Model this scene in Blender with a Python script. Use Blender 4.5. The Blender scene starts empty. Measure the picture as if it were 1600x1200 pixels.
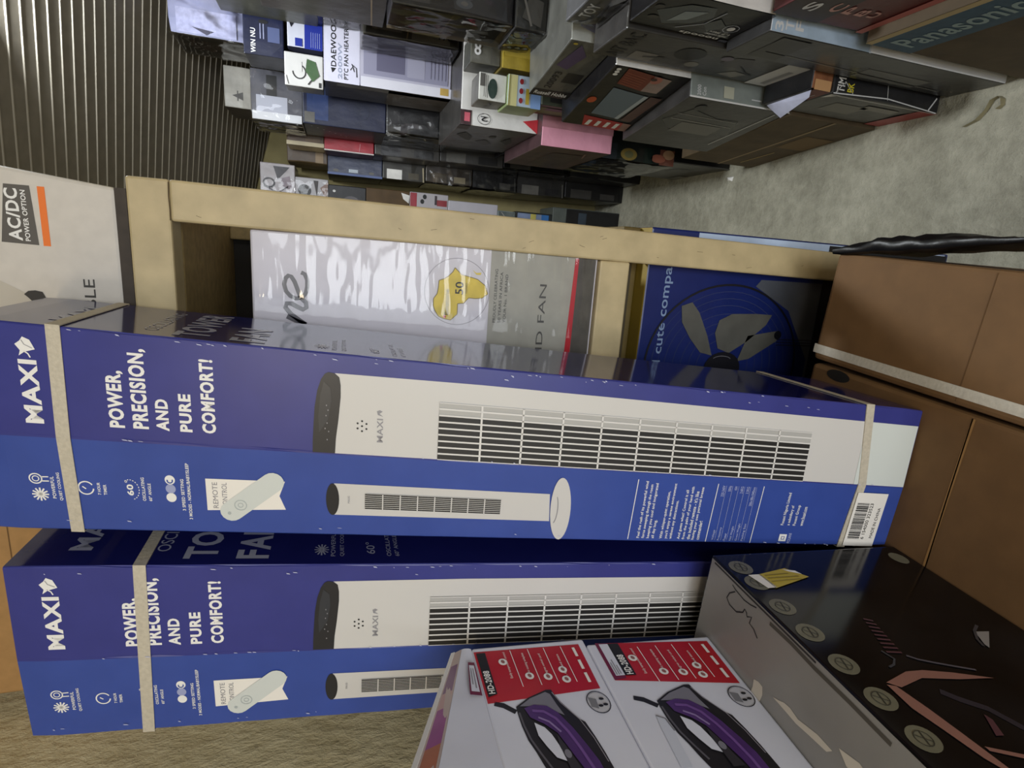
import bpy, bmesh, math, random
from mathutils import Vector, Matrix
from mathutils.geometry import tessellate_polygon

random.seed(7)
SC = bpy.context.scene
COL = SC.collection

# ------------------------------------------------------------------ camera, sky, large lights, exposure
PITCH, YAW = math.radians(17.0), math.radians(14.0)
cam = bpy.data.cameras.new('camera'); cam_o = bpy.data.objects.new('camera', cam); COL.objects.link(cam_o)
cam.sensor_fit = 'HORIZONTAL'; cam.sensor_width = 36.0; cam.lens = 870.0 / 1600.0 * 36.0
cam.clip_start = 0.02
fh = Vector((-math.sin(YAW), math.cos(YAW), 0)); rt = Vector((math.cos(YAW), math.sin(YAW), 0)); zz = Vector((0, 0, 1))
fw = fh * math.cos(PITCH) - zz * math.sin(PITCH); up = fh * math.sin(PITCH) + zz * math.cos(PITCH)
m = Matrix.Identity(4)                       # the phone is held sideways: picture right = down in the shop
for i in range(3):
    m[i][0], m[i][1], m[i][2] = -up[i], rt[i], -fw[i]
m[0][3], m[1][3], m[2][3] = 0, 0, 1.5
cam_o.matrix_world = m
SC.camera = cam_o

world = bpy.data.worlds.new('sky'); SC.world = world; world.use_nodes = True
bg = world.node_tree.nodes['Background']; bg.inputs[0].default_value = (0.80, 0.88, 1.0, 1); bg.inputs[1].default_value = 0.25

def area(name, loc, look, sx, sy, power, col):
    l = bpy.data.lights.new(name, 'AREA'); l.shape = 'RECTANGLE'; l.size = sx; l.size_y = sy; l.energy = power; l.color = col
    o = bpy.data.objects.new(name, l); COL.objects.link(o); o.location = loc
    o.rotation_euler = (Vector(look) - Vector(loc)).to_track_quat('-Z', 'Y').to_euler(); return o
def point(name, loc, power, col, r):
    l = bpy.data.lights.new(name, 'POINT'); l.energy = power; l.color = col; l.shadow_soft_size = r
    o = bpy.data.objects.new(name, l); COL.objects.link(o); o.location = loc; return o
area('shopfront_daylight', (0.42, -1.75, 1.40), (-0.1, 1.0, 1.25), 0.85, 1.9, 36.0, (0.92, 0.96, 1.0))
area('shopfront_window', (-0.27, -1.75, 1.31), (-0.20, 1.0, 1.31), 0.40, 0.64, 8.0, (0.93, 0.97, 1.0))
point('warm_ceiling_lamp', (-0.35, -1.15, 2.05), 15.0, (1.0, 0.82, 0.58), 0.10)
area('white_ceiling_panel', (0.43, 1.62, 2.27), (0.43, 1.62, 0.0), 0.16, 0.16, 27.0, (0.92, 0.97, 1.0))

SC.view_settings.view_transform = 'Standard'; SC.view_settings.look = 'None'
SC.view_settings.gamma = 1.0; SC.view_settings.use_curve_mapping = False
SC.view_settings.exposure = -0.17
SC.cycles.use_denoising = True
SC.cycles.max_bounces = 8; SC.cycles.transparent_max_bounces = 12

# ------------------------------------------------------------------ helpers
def lin(h):
    h = h.lstrip('#'); v = [int(h[i:i + 2], 16) / 255 for i in (0, 2, 4)]
    return tuple(c / 12.92 if c <= 0.04045 else ((c + 0.055) / 1.055) ** 2.4 for c in v) + (1.0,)
MATS = {}
def M(h, rough=0.5, wear=0.0, bump=0.0, scale=60.0, coat=0.0, metal=0.0, dist=0.002):
    """a procedural material; wear mixes a paler and a darker noise into the colour"""
    k = (h, rough, wear, bump, scale, coat, metal)
    if k in MATS: return MATS[k]
    mt = bpy.data.materials.new('paint_' + h.strip('#')); mt.use_nodes = True
    nt = mt.node_tree; b = nt.nodes['Principled BSDF']
    b.inputs['Base Color'].default_value = lin(h); b.inputs['Roughness'].default_value = rough
    b.inputs['Metallic'].default_value = metal
    if coat: b.inputs['Coat Weight'].default_value = coat; b.inputs['Coat Roughness'].default_value = 0.06
    if wear or bump:
        tc = nt.nodes.new('ShaderNodeTexCoord'); n = nt.nodes.new('ShaderNodeTexNoise')
        n.inputs['Scale'].default_value = scale; n.inputs['Detail'].default_value = 6
        nt.links.new(tc.outputs['Object'], n.inputs['Vector'])
        if wear:
            r = nt.nodes.new('ShaderNodeValToRGB'); c = lin(h)
            r.color_ramp.elements[0].position = 0.3; r.color_ramp.elements[1].position = 0.75
            r.color_ramp.elements[0].color = tuple(x * (1 - wear) for x in c[:3]) + (1,)
            r.color_ramp.elements[1].color = tuple(min(1, x * (1 + wear) + 0.02 * wear) for x in c[:3]) + (1,)
            nt.links.new(n.outputs['Fac'], r.inputs['Fac']); nt.links.new(r.outputs['Color'], b.inputs['Base Color'])
        if bump:
            bp = nt.nodes.new('ShaderNodeBump'); bp.inputs['Strength'].default_value = bump; bp.inputs['Distance'].default_value = dist
            nt.links.new(n.outputs['Fac'], bp.inputs['Height']); nt.links.new(bp.outputs['Normal'], b.inputs['Normal'])
    MATS[k] = mt; return mt

def link(name, me, parent=None):
    o = bpy.data.objects.new(name, me); COL.objects.link(o)
    if parent is not None: o.parent = parent
    return o
def tag(o, label=None, cat=None, group=None, kind=None):
    if label: o['label'] = label
    if cat: o['category'] = cat
    if group: o['group'] = group
    if kind: o['kind'] = kind
    return o
def empty(name, loc, rz=0.0):
    o = link(name, None); o.location = loc; o.rotation_euler = (0, 0, rz); o.empty_display_size = 0.05; return o

class MB:
    """collects polygons with materials and links them as one mesh"""
    def __init__(s): s.v = []; s.f = []; s.mi = []; s.mats = []
    def mid(s, mt):
        if mt not in s.mats: s.mats.append(mt)
        return s.mats.index(mt)
    def add(s, vs, fs, mt):
        o = len(s.v); s.v += [tuple(v) for v in vs]; i = s.mid(mt)
        for f in fs: s.f.append([o + k for k in f]); s.mi.append(i)
    def box(s, a, b, mt, dx=0.0):
        x0, y0, z0 = a; x1, y1, z1 = b
        vs = [(x + (dx if z == z1 else 0), y, z) for z in (z0, z1) for y in (y0, y1) for x in (x0, x1)]
        s.add(vs, [(0, 2, 3, 1), (4, 5, 7, 6), (0, 1, 5, 4), (2, 6, 7, 3), (1, 3, 7, 5), (0, 4, 6, 2)], mt)
    def build(s, name, parent=None, smooth=False):
        me = bpy.data.meshes.new(name); me.from_pydata(s.v, [], s.f)
        for mt in s.mats: me.materials.append(mt)
        me.polygons.foreach_set('material_index', s.mi)
        if smooth: me.polygons.foreach_set('use_smooth', [True] * len(s.f))
        me.update(); return link(name, me, parent)

TXT = {}
def text_geo(body, bold):
    k = (body, bold)
    if k in TXT: return TXT[k]
    c = bpy.data.curves.new('t', 'FONT'); c.body = body; c.resolution_u = 3; c.offset = bold; c.space_character = 1.0 + bold * 3
    o = bpy.data.objects.new('t', c); COL.objects.link(o)
    dg = bpy.context.evaluated_depsgraph_get(); me = bpy.data.meshes.new_from_object(o.evaluated_get(dg))
    vs = [tuple(v.co) for v in me.vertices]; fs = [tuple(p.vertices) for p in me.polygons]
    bpy.data.objects.remove(o); bpy.data.curves.remove(c); bpy.data.meshes.remove(me)
    xs = [v[0] for v in vs] or [0, 1]; ys = [v[1] for v in vs] or [0, 1]
    TXT[k] = (vs, fs, min(xs), max(xs), min(ys), max(ys)); return TXT[k]

class Face:
    """a flat face with its own metre coordinates: s to the reader's right, t up, print lifted off it by layers"""
    def __init__(s, o, u, v, w=1.0, h=1.0, eps=0.0004):
        s.o, s.u, s.v = Vector(o), Vector(u).normalized(), Vector(v).normalized()
        s.n = s.u.cross(s.v).normalized(); s.w, s.h, s.eps = w, h, eps
    def p(s, a, b, l=1): return s.o + s.u * a + s.v * b + s.n * (s.eps * l)

class Print(MB):
    def poly(s, F, pts, mt, l=1):
        vs = [F.p(a, b, l) for a, b in pts]
        if len(pts) <= 4: tris = [tuple(range(len(pts)))]
        else: tris = tessellate_polygon([[Vector((a, b, 0)) for a, b in pts]])
        out = []
        for t in tris:
            n = (vs[t[1]] - vs[t[0]]).cross(vs[t[2]] - vs[t[0]])
            out.append(tuple(t) if n.dot(F.n) >= 0 else tuple(reversed(t)))
        s.add(vs, out, mt)
    def rect(s, F, a0, b0, a1, b1, mt, l=1): s.poly(F, [(a0, b0), (a1, b0), (a1, b1), (a0, b1)], mt, l)
    def ell(s, F, a, b, ra, rb, mt, l=1, n=20, rot=0.0, a0=0.0, a1=math.tau):
        c, d = math.cos(rot), math.sin(rot); pts = []
        full = abs(a1 - a0 - math.tau) < 1e-6
        for i in range(n if full else n + 1):
            t = a0 + (a1 - a0) * i / n; x, y = ra * math.cos(t), rb * math.sin(t); pts.append((a + x * c - y * d, b + x * d + y * c))
        s.poly(F, pts, mt, l)
    def ring(s, F, a, b, ra, rb, w, mt, l=1, n=32, a0=0.0, a1=math.tau, dash=1):
        for i in range(n):
            if dash > 1 and i % dash == 0: continue
            q = []
            for t in (a0 + (a1 - a0) * i / n, a0 + (a1 - a0) * (i + 1) / n):
                q.append(((a + (ra - w) * math.cos(t), b + (rb - w) * math.sin(t)), (a + ra * math.cos(t), b + rb * math.sin(t))))
            s.poly(F, [q[0][0], q[0][1], q[1][1], q[1][0]], mt, l)
    def stroke(s, F, pts, w, mt, l=1):
        P = [Vector(p) for p in pts]; L = []; R = []
        for i, p in enumerate(P):
            d = (P[min(i + 1, len(P) - 1)] - P[max(i - 1, 0)]); d = d.normalized() if d.length else Vector((1, 0))
            k = Vector((-d.y, d.x)) * w / 2; L.append(p + k); R.append(p - k)
        for i in range(len(P) - 1): s.poly(F, [R[i], R[i + 1], L[i + 1], L[i]], mt, l)
    def text(s, F, body, a0, b0, a1, b1, mt, l=1, bold=0.0, rot=0):
        """fits the words' outline into the rectangle a0..a1, b0..b1; rot counts quarter turns"""
        vs, fs, x0, x1, y0, y1 = text_geo(body, bold)
        if not vs: return
        out = []
        for x, y, z in vs:
            p, q = (x - x0) / (x1 - x0), (y - y0) / (y1 - y0)
            if rot == 1: p, q = 1 - q, p
            elif rot == 2: p, q = 1 - p, 1 - q
            elif rot == 3: p, q = q, 1 - p
            out.append(F.p(a0 + p * (a1 - a0), b0 + q * (b1 - b0), l))
        s.add(out, fs, mt)

def carton_mesh(name, w, d, h, mats, bevel=0.003, shear=0.0, crush=0.0):
    """a box 0..w, 0..d, 0..h with rounded, slightly crushed edges; mats: (front -Y, left -X, right +X, other)"""
    bm = bmesh.new(); bmesh.ops.create_cube(bm, size=1.0)
    for v in bm.verts: v.co = Vector(((v.co.x + .5) * w, (v.co.y + .5) * d, (v.co.z + .5) * h))
    if crush:
        bmesh.ops.subdivide_edges(bm, edges=bm.edges[:], cuts=2, use_grid_fill=True)
        for v in bm.verts:
            nb = sum((v.co.x in (0, w), v.co.y in (0, d), v.co.z in (0, h)))
            e = Vector((random.uniform(-1, 1), random.uniform(-1, 1), 0)) * crush * (1.0 if nb >= 2 else 0.0)
            c = Vector((w / 2, d / 2, h / 2)); e2 = (c - v.co).normalized() * abs(e.length)
            v.co += Vector((e2.x, e2.y, e2.z if v.co.z > h * .9 else 0))
    sharp = [e for e in bm.edges if len(e.link_faces) == 2 and e.calc_face_angle(0) > 0.6]
    bmesh.ops.bevel(bm, geom=sharp, offset=bevel, segments=2, affect='EDGES', profile=0.5)
    for v in bm.verts: v.co.x += shear * v.co.z
    bm.normal_update()
    ml = []
    for x in mats:
        if x not in ml: ml.append(x)
    for f in bm.faces:
        n = f.normal
        k = 0 if n.y < -.72 else 1 if n.x < -.72 else 2 if n.x > .72 else 3
        f.material_index = ml.index(mats[k])
    me = bpy.data.meshes.new(name); bm.to_mesh(me); bm.free()
    for x in ml: me.materials.append(x)
    return me

WHITE = M('#e8e6e2', .4); INK = M('#141416', .45)
# ------------------------------------------------------------------ the room
def concrete(name, h0, h1, sc, bump, comb=False):
    mt = bpy.data.materials.new(name); mt.use_nodes = True; nt = mt.node_tree; b = nt.nodes['Principled BSDF']
    b.inputs['Roughness'].default_value = .85
    tc = nt.nodes.new('ShaderNodeTexCoord'); n = nt.nodes.new('ShaderNodeTexNoise'); n.inputs['Scale'].default_value = sc; n.inputs['Detail'].default_value = 8
    n2 = nt.nodes.new('ShaderNodeTexNoise'); n2.inputs['Scale'].default_value = sc * 6; n2.inputs['Detail'].default_value = 6
    n2.inputs['Roughness'].default_value = .7
    mp = nt.nodes.new('ShaderNodeMapping')
    if comb: mp.inputs['Rotation'].default_value = (math.radians(62), 0, 0); mp.inputs['Scale'].default_value = (1, 1.5, .9)
    nt.links.new(tc.outputs['Object'], mp.inputs['Vector'])
    nt.links.new(tc.outputs['Object'], n.inputs['Vector']); nt.links.new(mp.outputs['Vector'], n2.inputs['Vector'])
    r = nt.nodes.new('ShaderNodeValToRGB'); r.color_ramp.elements[0].color = lin(h0); r.color_ramp.elements[1].color = lin(h1)
    r.color_ramp.elements[0].position = .3; r.color_ramp.elements[1].position = .72
    mx = nt.nodes.new('ShaderNodeMath'); mx.operation = 'MULTIPLY_ADD'; mx.inputs[1].default_value = .45
    nt.links.new(n2.outputs['Fac'], mx.inputs[0])
    m2 = nt.nodes.new('ShaderNodeMath'); m2.operation = 'MULTIPLY'; m2.inputs[1].default_value = .55
    nt.links.new(n.outputs['Fac'], m2.inputs[0]); nt.links.new(m2.outputs[0], mx.inputs[2])
    nt.links.new(mx.outputs[0], r.inputs['Fac']); nt.links.new(r.outputs['Color'], b.inputs['Base Color'])
    bp = nt.nodes.new('ShaderNodeBump'); bp.inputs['Strength'].default_value = bump; bp.inputs['Distance'].default_value = .012
    nt.links.new(n2.outputs['Fac'], bp.inputs['Height']); nt.links.new(bp.outputs['Normal'], b.inputs['Normal'])
    return mt
XL, XR, YB, YF = -0.69, 0.86, 3.32, -1.9
def ceil_z(x, y): return 1.895 - .25 * (x - .365) - .25 * (y - 3.3)
k = MB(); k.box((XL - .1, YF, -.1), (XR + .1, YB + .1, 0), concrete('rough_concrete', '#7d7a6a', '#cbc7b4', 4, 1.0)); tag(k.build('floor'), kind='structure')
def wall(name, x0, x1, y0, y1, mt):
    k = MB(); v = []
    for x, y in ((x0, y0), (x1, y0), (x1, y1), (x0, y1)): v += [(x, y, 0), (x, y, ceil_z(x, y))]
    k.add(v, [(0, 2, 3, 1), (2, 4, 5, 3), (4, 6, 7, 5), (6, 0, 1, 7), (1, 3, 5, 7), (0, 6, 4, 2)], mt); tag(k.build(name), kind='structure')
plaster = concrete('combed_plaster', '#bdab7e', '#ecdfb6', 6, .6, True)
wall('wall_left', XL - .1, XL, YF, YB, plaster)
wall('wall_right', XR, XR + .1, YF, YB, M('#8d8468', .9, .2))
wall('wall_back', XL, XR, YB, YB + .1, M('#a09468', .9, .15, .3, 12))
sheet = M('#6f695e', .55, .12, .1, 30)
k = MB(); v = []
for x, y in ((XL - .1, YF), (XR + .1, YF), (XR + .1, YB + .1), (XL - .1, YB + .1)): v += [(x, y, ceil_z(x, y) + .002), (x, y, ceil_z(x, y) + .03)]
k.add(v, [(0, 1, 3, 2), (2, 3, 5, 4), (4, 5, 7, 6), (6, 7, 1, 0), (1, 7, 5, 3), (0, 2, 4, 6)], sheet)
ceiling = tag(k.build('ceiling'), kind='structure')
# narrow roof panels with a raised lip, running across the shop
lipm = M('#8f897c', .5)
SL = .2896 / -.9431
def panel(c):
    y_at = lambda x: c + (x - .365) * SL
    xa, xb = XL + .003, XR - .003
    if y_at(xa) > YB - .004: xa = .365 + (YB - .004 - c) / SL
    if xa >= xb - .05: return
    k = MB(); prof = [(0, -.001), (.0385, -.001), (.0390, -.0042), (.0412, -.0042), (.0416, .0)]
    v = []
    for x in (xa, xb):
        for dy, dz in prof:
            y = min(y_at(x) + dy, YB - .002); v.append((x, y, ceil_z(x, y) + dz))
    k.add(v, [(0, 1, 6, 5)], sheet); k.add(v, [(1, 2, 7, 6), (2, 3, 8, 7), (3, 4, 9, 8)], lipm)
    k.build('roof_panel', ceiling)
for i in range(70): panel(.55 + i * .0428)

# ------------------------------------------------------------------ timber shelf unit
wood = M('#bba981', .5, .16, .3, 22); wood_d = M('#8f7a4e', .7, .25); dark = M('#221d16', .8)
shelf = tag(empty('shelf_unit', (-.3, .8, 0)), 'cream painted timber shelf frame holding fan cartons behind the blue boxes', 'shelf')
OX, OY = -.3, .8
def sbox(name, a, b, mt, dx=0.0, bev=.003):
    me = carton_mesh(name, b[0] - a[0], b[1] - a[1], b[2] - a[2], (mt,) * 4, bev, dx)
    o = link(name, me, shelf); o.location = (a[0] - OX, a[1] - OY, a[2]); return o
sbox('post', (-.022, .8, 0), (.027, .845, 1.70), wood, .0165)
sbox('post', (-.665, .8, 0), (-.62, .845, 1.70), wood)
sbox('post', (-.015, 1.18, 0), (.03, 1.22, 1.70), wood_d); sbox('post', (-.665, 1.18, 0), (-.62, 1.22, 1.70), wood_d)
sbox('top_rail', (-.665, .8, 1.70), (.055, .845, 1.746), wood)
sbox('middle_rail', (-.62, .8, 1.069), (-.004, .845, 1.12), wood, 0)
sbox('lower_rail', (-.62, .8, .31), (-.017, .845, .36), wood)
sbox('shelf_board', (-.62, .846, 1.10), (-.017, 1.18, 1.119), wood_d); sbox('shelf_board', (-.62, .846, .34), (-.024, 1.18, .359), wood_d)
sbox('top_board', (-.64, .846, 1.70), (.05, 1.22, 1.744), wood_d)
sbox('back_panel', (-.66, 1.221, .02), (.03, 1.23, 1.74), dark, 0, .001)
k = MB(); F = Face((OX * 0 + .0, 0, 0), (1, 0, 0), (0, 0, 1))
pr = Print(); crack = M('#4a3b22', .8); F = Face((-OX, -.0003, 0), (1, 0, 0), (0, 0, 1))
pr.stroke(F, [(.007, 1.7005), (.02, 1.7003), (.035, 1.7008), (.052, 1.7002)], .0012, crack)
for i in range(14):
    z = random.uniform(.7, 1.69); x = -.022 + .0165 * z + random.uniform(.006, .042); a = random.uniform(-1, 1) * .5
    w = random.uniform(.003, .012)
    pr.stroke(F, [(x, z), (x + w * .5 * a, z + w * .6), (x + w * a, z + w)], .0004, crack)
tag(pr.build('scratches', shelf), kind='stuff')

# dark plank and the white fan carton on top of the shelf
k = MB(); k.box((-.6, .802, 1.7462), (.040, 1.2, 1.7585), M('#3a3128', .7, .2)); tag(k.build('plank'), 'dark board lying along the top of the shelf under the white carton', 'plank')
white_c = M('#cbc4ba', .45, .05)
def carton(name, label, cat, a, b, mats, bevel=.003, shear=0., rz=0., crush=0., group=None):
    me = carton_mesh(name, b[0] - a[0], b[1] - a[1], b[2] - a[2], mats, bevel, shear, crush)
    o = link(name, me); o.location = a; o.rotation_euler = (0, 0, rz); tag(o, label, cat, group); return o
ax, ay, az = -.335, .806, 1.759
o = carton('fan_carton', 'white rechargeable fan carton reading AC/DC POWER OPTION on the shelf top', 'carton', (ax, ay, az), (.040, 1.16, 2.16), (white_c,) * 4, .004, .12)
pr = Print(); F = Face((-ax, 0, -az), (1, 0, 0), (0, 0, 1)); gr = M('#55504a', .5)
pr.poly(F, [(-.0325, 1.8405), (.034, 1.8435), (.034, 1.868), (-.0310, 1.8765)], gr, 1)
pr.rect(F, -.0330, 1.829, .034, 1.8362, M('#e8731c', .45), 1)
pr.text(F, 'AC/DC', -.0285, 1.8555, .0295, 1.8685, WHITE, 2, .03)
pr.text(F, 'POWER OPTION', -.0285, 1.848, .0285, 1.853, WHITE, 2, .02)
pr.text(F, 'RECHARGEABLE', -.2480, 1.7885, -.0695, 1.8005, M('#3f3b36', .5), 1, .005)
pr.poly(F, [(-.25, 1.90), (-.06, 1.915), (-.066, 1.90), (-.077, 1.881), (-.09, 1.858), (-.108, 1.846), (-.16, 1.83), (-.25, 1.82)], M('#bcb4a6', .5), 1)
pr.poly(F, [(-.0905, 1.8615), (-.0865, 1.857), (-.0855, 1.85), (-.087, 1.843), (-.095, 1.8395), (-.103, 1.8395), (-.109, 1.842), (-.1085, 1.847), (-.1, 1.853), (-.094, 1.858)], M('#2a2624', .5), 2)
pr.build('printed_design', o)

o = carton('brown_top_carton', 'brown carton on the shelf top left of the white fan carton', 'carton', (-.66, .83, 1.759), (-.36, 1.15, 2.1), (M('#a87f4c', .7, .1),) * 4, .004)
pr = Print(); F = Face((0, 0, 0), (1, 0, 0), (0, 0, 1)); pr.rect(F, .004, .165, .296, .1665, M('#6a4c28', .8)); pr.build('flap_seam', o)
# ------------------------------------------------------------------ carton behind wrap in the upper bay
bin_w = M('#c8c4cb', .4, .03); bx, by, bz = -.46, .808, 1.1205
o = carton('stand_fan_carton', 'film wrapped white and grey carton reading STAND FAN in the upper bay', 'carton', (bx, by, bz), (.004, 1.16, 1.6135), (bin_w, bin_w, bin_w, M('#b7b3b0', .5)), .003)
pr = Print(); F = Face((-bx, 0, -bz), (1, 0, 0), (0, 0, 1)); gb = M('#9d9a90', .45, .1, 0, 30); dk = M('#45423f', .45)
pr.rect(F, -.458, 1.158, .003, 1.291, gb, 1); pr.rect(F, -.458, 1.124, .003, 1.1535, M('#4b463f', .6, .25, 0, 40), 1)
pr.poly(F, [(-.458, 1.160), (-.147, 1.154), (-.004, 1.1525), (-.004, 1.1585), (-.147, 1.1635), (-.458, 1.171)], M('#b3202c', .35), 2)
pr.text(F, 'STAND FAN', -.222, 1.2015, -.0455, 1.2125, dk, 2, 0)
def wr(t, y0, y1, r): pr.text(F, t, -.106, y0, r, y1, dk, 2, .01)
wr('PROUDLY CELEBRATING', 1.2795, 1.2838, -.027); wr('50 YEARS IN AFRICA', 1.2715, 1.2758, -.031); wr('YOUR No. 1 BRAND', 1.2635, 1.2678, -.034)
# the tail of the brand script
sc = M('#57555a', .3)
pr.stroke(F, [(-.0805, 1.5535), (-.07, 1.557), (-.06, 1.5605), (-.0535, 1.5645), (-.0525, 1.568), (-.056, 1.5715), (-.064, 1.5735), (-.073, 1.5715), (-.0795, 1.566), (-.0825, 1.559), (-.081, 1.5515), (-.075, 1.5465), (-.066, 1.5445), (-.057, 1.5445), (-.0495, 1.5475), (-.0475, 1.552)], .0055, sc, 1)
pr.stroke(F, [(-.081, 1.553), (-.0875, 1.5465), (-.094, 1.546), (-.097, 1.5505), (-.094, 1.557), (-.0895, 1.565), (-.0895, 1.571), (-.095, 1.5725), (-.1035, 1.566), (-.112, 1.555), (-.1175, 1.547)], .0062, sc, 1)
pr.stroke(F, [(-.1175, 1.547), (-.113, 1.558), (-.107, 1.571)], .0062, sc, 1)
# fifty-years roundel with the map of the continent
yl = M('#cdb53a', .4, .12, 0, 50); ol = M('#6b5a20', .5)
AF = [(-.0287, 1.344), (-.038, 1.334), (-.041, 1.32), (-.0435, 1.31), (-.052, 1.298), (-.064, 1.2935), (-.0705, 1.302), (-.0715, 1.312), (-.071, 1.322), (-.079, 1.329), (-.080, 1.338), (-.0955, 1.338), (-.1045, 1.3475), (-.1025, 1.358), (-.0995, 1.3655), (-.091, 1.371), (-.0845, 1.3735), (-.074, 1.3735), (-.067, 1.3685), (-.058, 1.367), (-.048, 1.3665), (-.0455, 1.36), (-.041, 1.353), (-.035, 1.347)]
pr.ring(F, -.063, 1.339, .0482, .0482, .0007, M('#77747c', .5), 1, 48)
pr.poly(F, AF, yl, 2)
for i in range(len(AF)): pr.stroke(F, [AF[i], AF[(i + 1) % len(AF)]], .0009, ol, 3)
pr.poly(F, [(-.0305, 1.318), (-.0345, 1.312), (-.0335, 1.305), (-.037, 1.3055), (-.037, 1.312)], yl, 2)
pr.text(F, '50', -.0665, 1.3305, -.0485, 1.3425, INK, 4, .01); pr.text(F, 'YEARS', -.0655, 1.3245, -.0495, 1.328, INK, 4)
pr.text(F, 'Binatone', -.097, 1.351, -.060, 1.3575, INK, 4); pr.ell(F, -.0995, 1.3565, .0022, .0022, M('#b83a3a'), 4)
pr.build('printed_design', o)
film = bpy.data.materials.new('clear_film'); film.use_nodes = True; nt = film.node_tree; nt.nodes.clear()
out = nt.nodes.new('ShaderNodeOutputMaterial'); tr = nt.nodes.new('ShaderNodeBsdfTransparent'); gl = nt.nodes.new('ShaderNodeBsdfGlossy'); mx = nt.nodes.new('ShaderNodeMixShader')
gl.inputs['Roughness'].default_value = .06; fr = nt.nodes.new('ShaderNodeFresnel'); fr.inputs['IOR'].default_value = 1.5
nt.links.new(fr.outputs[0], mx.inputs[0]); nt.links.new(tr.outputs[0], mx.inputs[1]); nt.links.new(gl.outputs[0], mx.inputs[2]); nt.links.new(mx.outputs[0], out.inputs[0])
from mathutils import noise as NZ
k = MB(); nx, nz = 46, 200; v = []
for j in range(nz + 1):
    z = .006 + (.4895 - .006) * j / nz
    for i in range(nx + 1):
        x = .27 + (.461 - .27) * i / nx; e = min((.461 - x) / .022, 1.0)
        wv = NZ.noise(Vector((x * 9, 0, z * 60 + 2.0 * NZ.noise(Vector((x * 6, 3, z * 7)))))) ; w2 = NZ.noise(Vector((x * 30, 5, z * 170)))
        amp = .5 + .5 * NZ.noise(Vector((x * 5, 9, z * 5)))
        v.append((x, -.0042 - (.0021 * wv * amp + .00042 * w2) * (1.2 - .5 * e), z))
k.add(v, [(j * (nx + 1) + i, j * (nx + 1) + i + 1, (j + 1) * (nx + 1) + i + 1, (j + 1) * (nx + 1) + i) for j in range(nz) for i in range(nx)], film)
k.build('shrink_film', o, True)

# ------------------------------------------------------------------ carton in the lower bay
navy = M('#15235f', .3, .1, 0, 20)  # navy, lettering and blades are darkened to carry the bay's shade
fx, fy, fz = -.46, .833, .3595
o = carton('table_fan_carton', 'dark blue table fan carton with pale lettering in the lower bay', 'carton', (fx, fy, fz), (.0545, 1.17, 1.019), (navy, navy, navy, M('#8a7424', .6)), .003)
pr = Print(); F = Face((-fx, 0, -fz), (1, 0, 0), (0, 0, 1)); bk = M('#101018', .4)
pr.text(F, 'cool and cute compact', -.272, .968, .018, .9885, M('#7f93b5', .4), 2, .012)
pr.rect(F, .022, .37, .052, .93, M('#aebfd8', .3, .3, 0, 9), 1)  # pale strip paints in the glossy front's whitish-blue reflection
pr.poly(F, [(-.455, .62), (-.018, .62), (-.018, .79), (-.03, .80), (-.07, .72), (-.16, .66), (-.455, .66)], M('#4f535c', .4, .4, 0, 8), 1)
pr.rect(F, -.455, .365, .05, .655, bk, 2)
pr.ring(F, -.175, .845, .147, .16, .0035, bk, 3, 56)
for r in (.05, .065, .08, .095, .11, .122, .134): pr.ring(F, -.175, .845, r, r * 1.09, .0006, M('#3c4466', .5), 2, 48)
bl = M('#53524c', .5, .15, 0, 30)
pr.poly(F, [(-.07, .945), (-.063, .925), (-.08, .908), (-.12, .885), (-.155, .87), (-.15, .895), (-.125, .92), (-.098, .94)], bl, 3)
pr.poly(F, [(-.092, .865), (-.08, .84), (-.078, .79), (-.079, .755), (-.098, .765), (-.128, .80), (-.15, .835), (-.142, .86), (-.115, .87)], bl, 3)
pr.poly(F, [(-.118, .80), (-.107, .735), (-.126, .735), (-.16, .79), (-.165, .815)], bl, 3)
pr.ell(F, -.178, .845, .03, .038, bk, 4); pr.ring(F, -.163, .848, .008, .02, .0012, M('#6a6a70', .3), 5, 14, -1.2, 1.2)
for dx in (0, .005, .010): pr.rect(F, -.124 - dx, .36, -.1225 - dx, .735, INK, 4)
pr.ell(F, -.115, .735, .008, .008, bk, 4)
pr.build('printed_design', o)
o = carton('yellow_carton', 'flat yellow carton lying on the dark blue fan carton behind the post', 'carton', (-.40, .868, 1.0195), (.0535, 1.15, 1.052), (M('#5e4c18', .6, .1),) * 4, .002)
pr = Print(); F = Face((0, 0, 0), (1, 0, 0), (0, 0, 1)); pr.rect(F, .02, .010, .43, .016, M('#3a2e10', .6)); pr.build('printed_stripe', o)
# ------------------------------------------------------------------ brown cartons that carry the front things
brown = M('#6f502d', .75, .10, .15, 35)
o = carton('brown_carton', 'brown carton at the shelf foot, strapped in white along its left', 'carton', (.033, .691, 0), (.198, 1.141, .7795), (brown,) * 4, .006, 0, 0, .0)
o.rotation_euler = (0, 0, math.radians(-3.4)); 
for v_ in o.data.vertices: v_.co.x -= .165; v_.co.y -= .45
wstrap = M('#c9c2b4', .5, .08, .3, 200)
k = MB()
k.box((-.1545, -.452, .7797), (-.141, .001, .7805), wstrap); k.box((-.1545, -.4515, .3), (-.141, -.4507, .7800), wstrap); k.box((-.1545, .0005, .3), (-.141, .0013, .7800), wstrap)
k.build('strap', o)
pr = Print(); F = Face((0, 0, .7795), (1, 0, 0), (0, 1, 0)); pr.rect(F, -.16, -.2265, -.004, -.2255, M('#5d4120', .8)); pr.build('flap_seam', o)
CX, CY = -.40, .70
o = carton('brown_carton', 'wide brown carton with a hand hole, under the two blue boxes', 'carton', (0, 0, 0), (.512, .62, .7795), (brown,) * 4, .006)
for v_ in o.data.vertices: v_.co.x -= .512; v_.co.y -= .62
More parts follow.
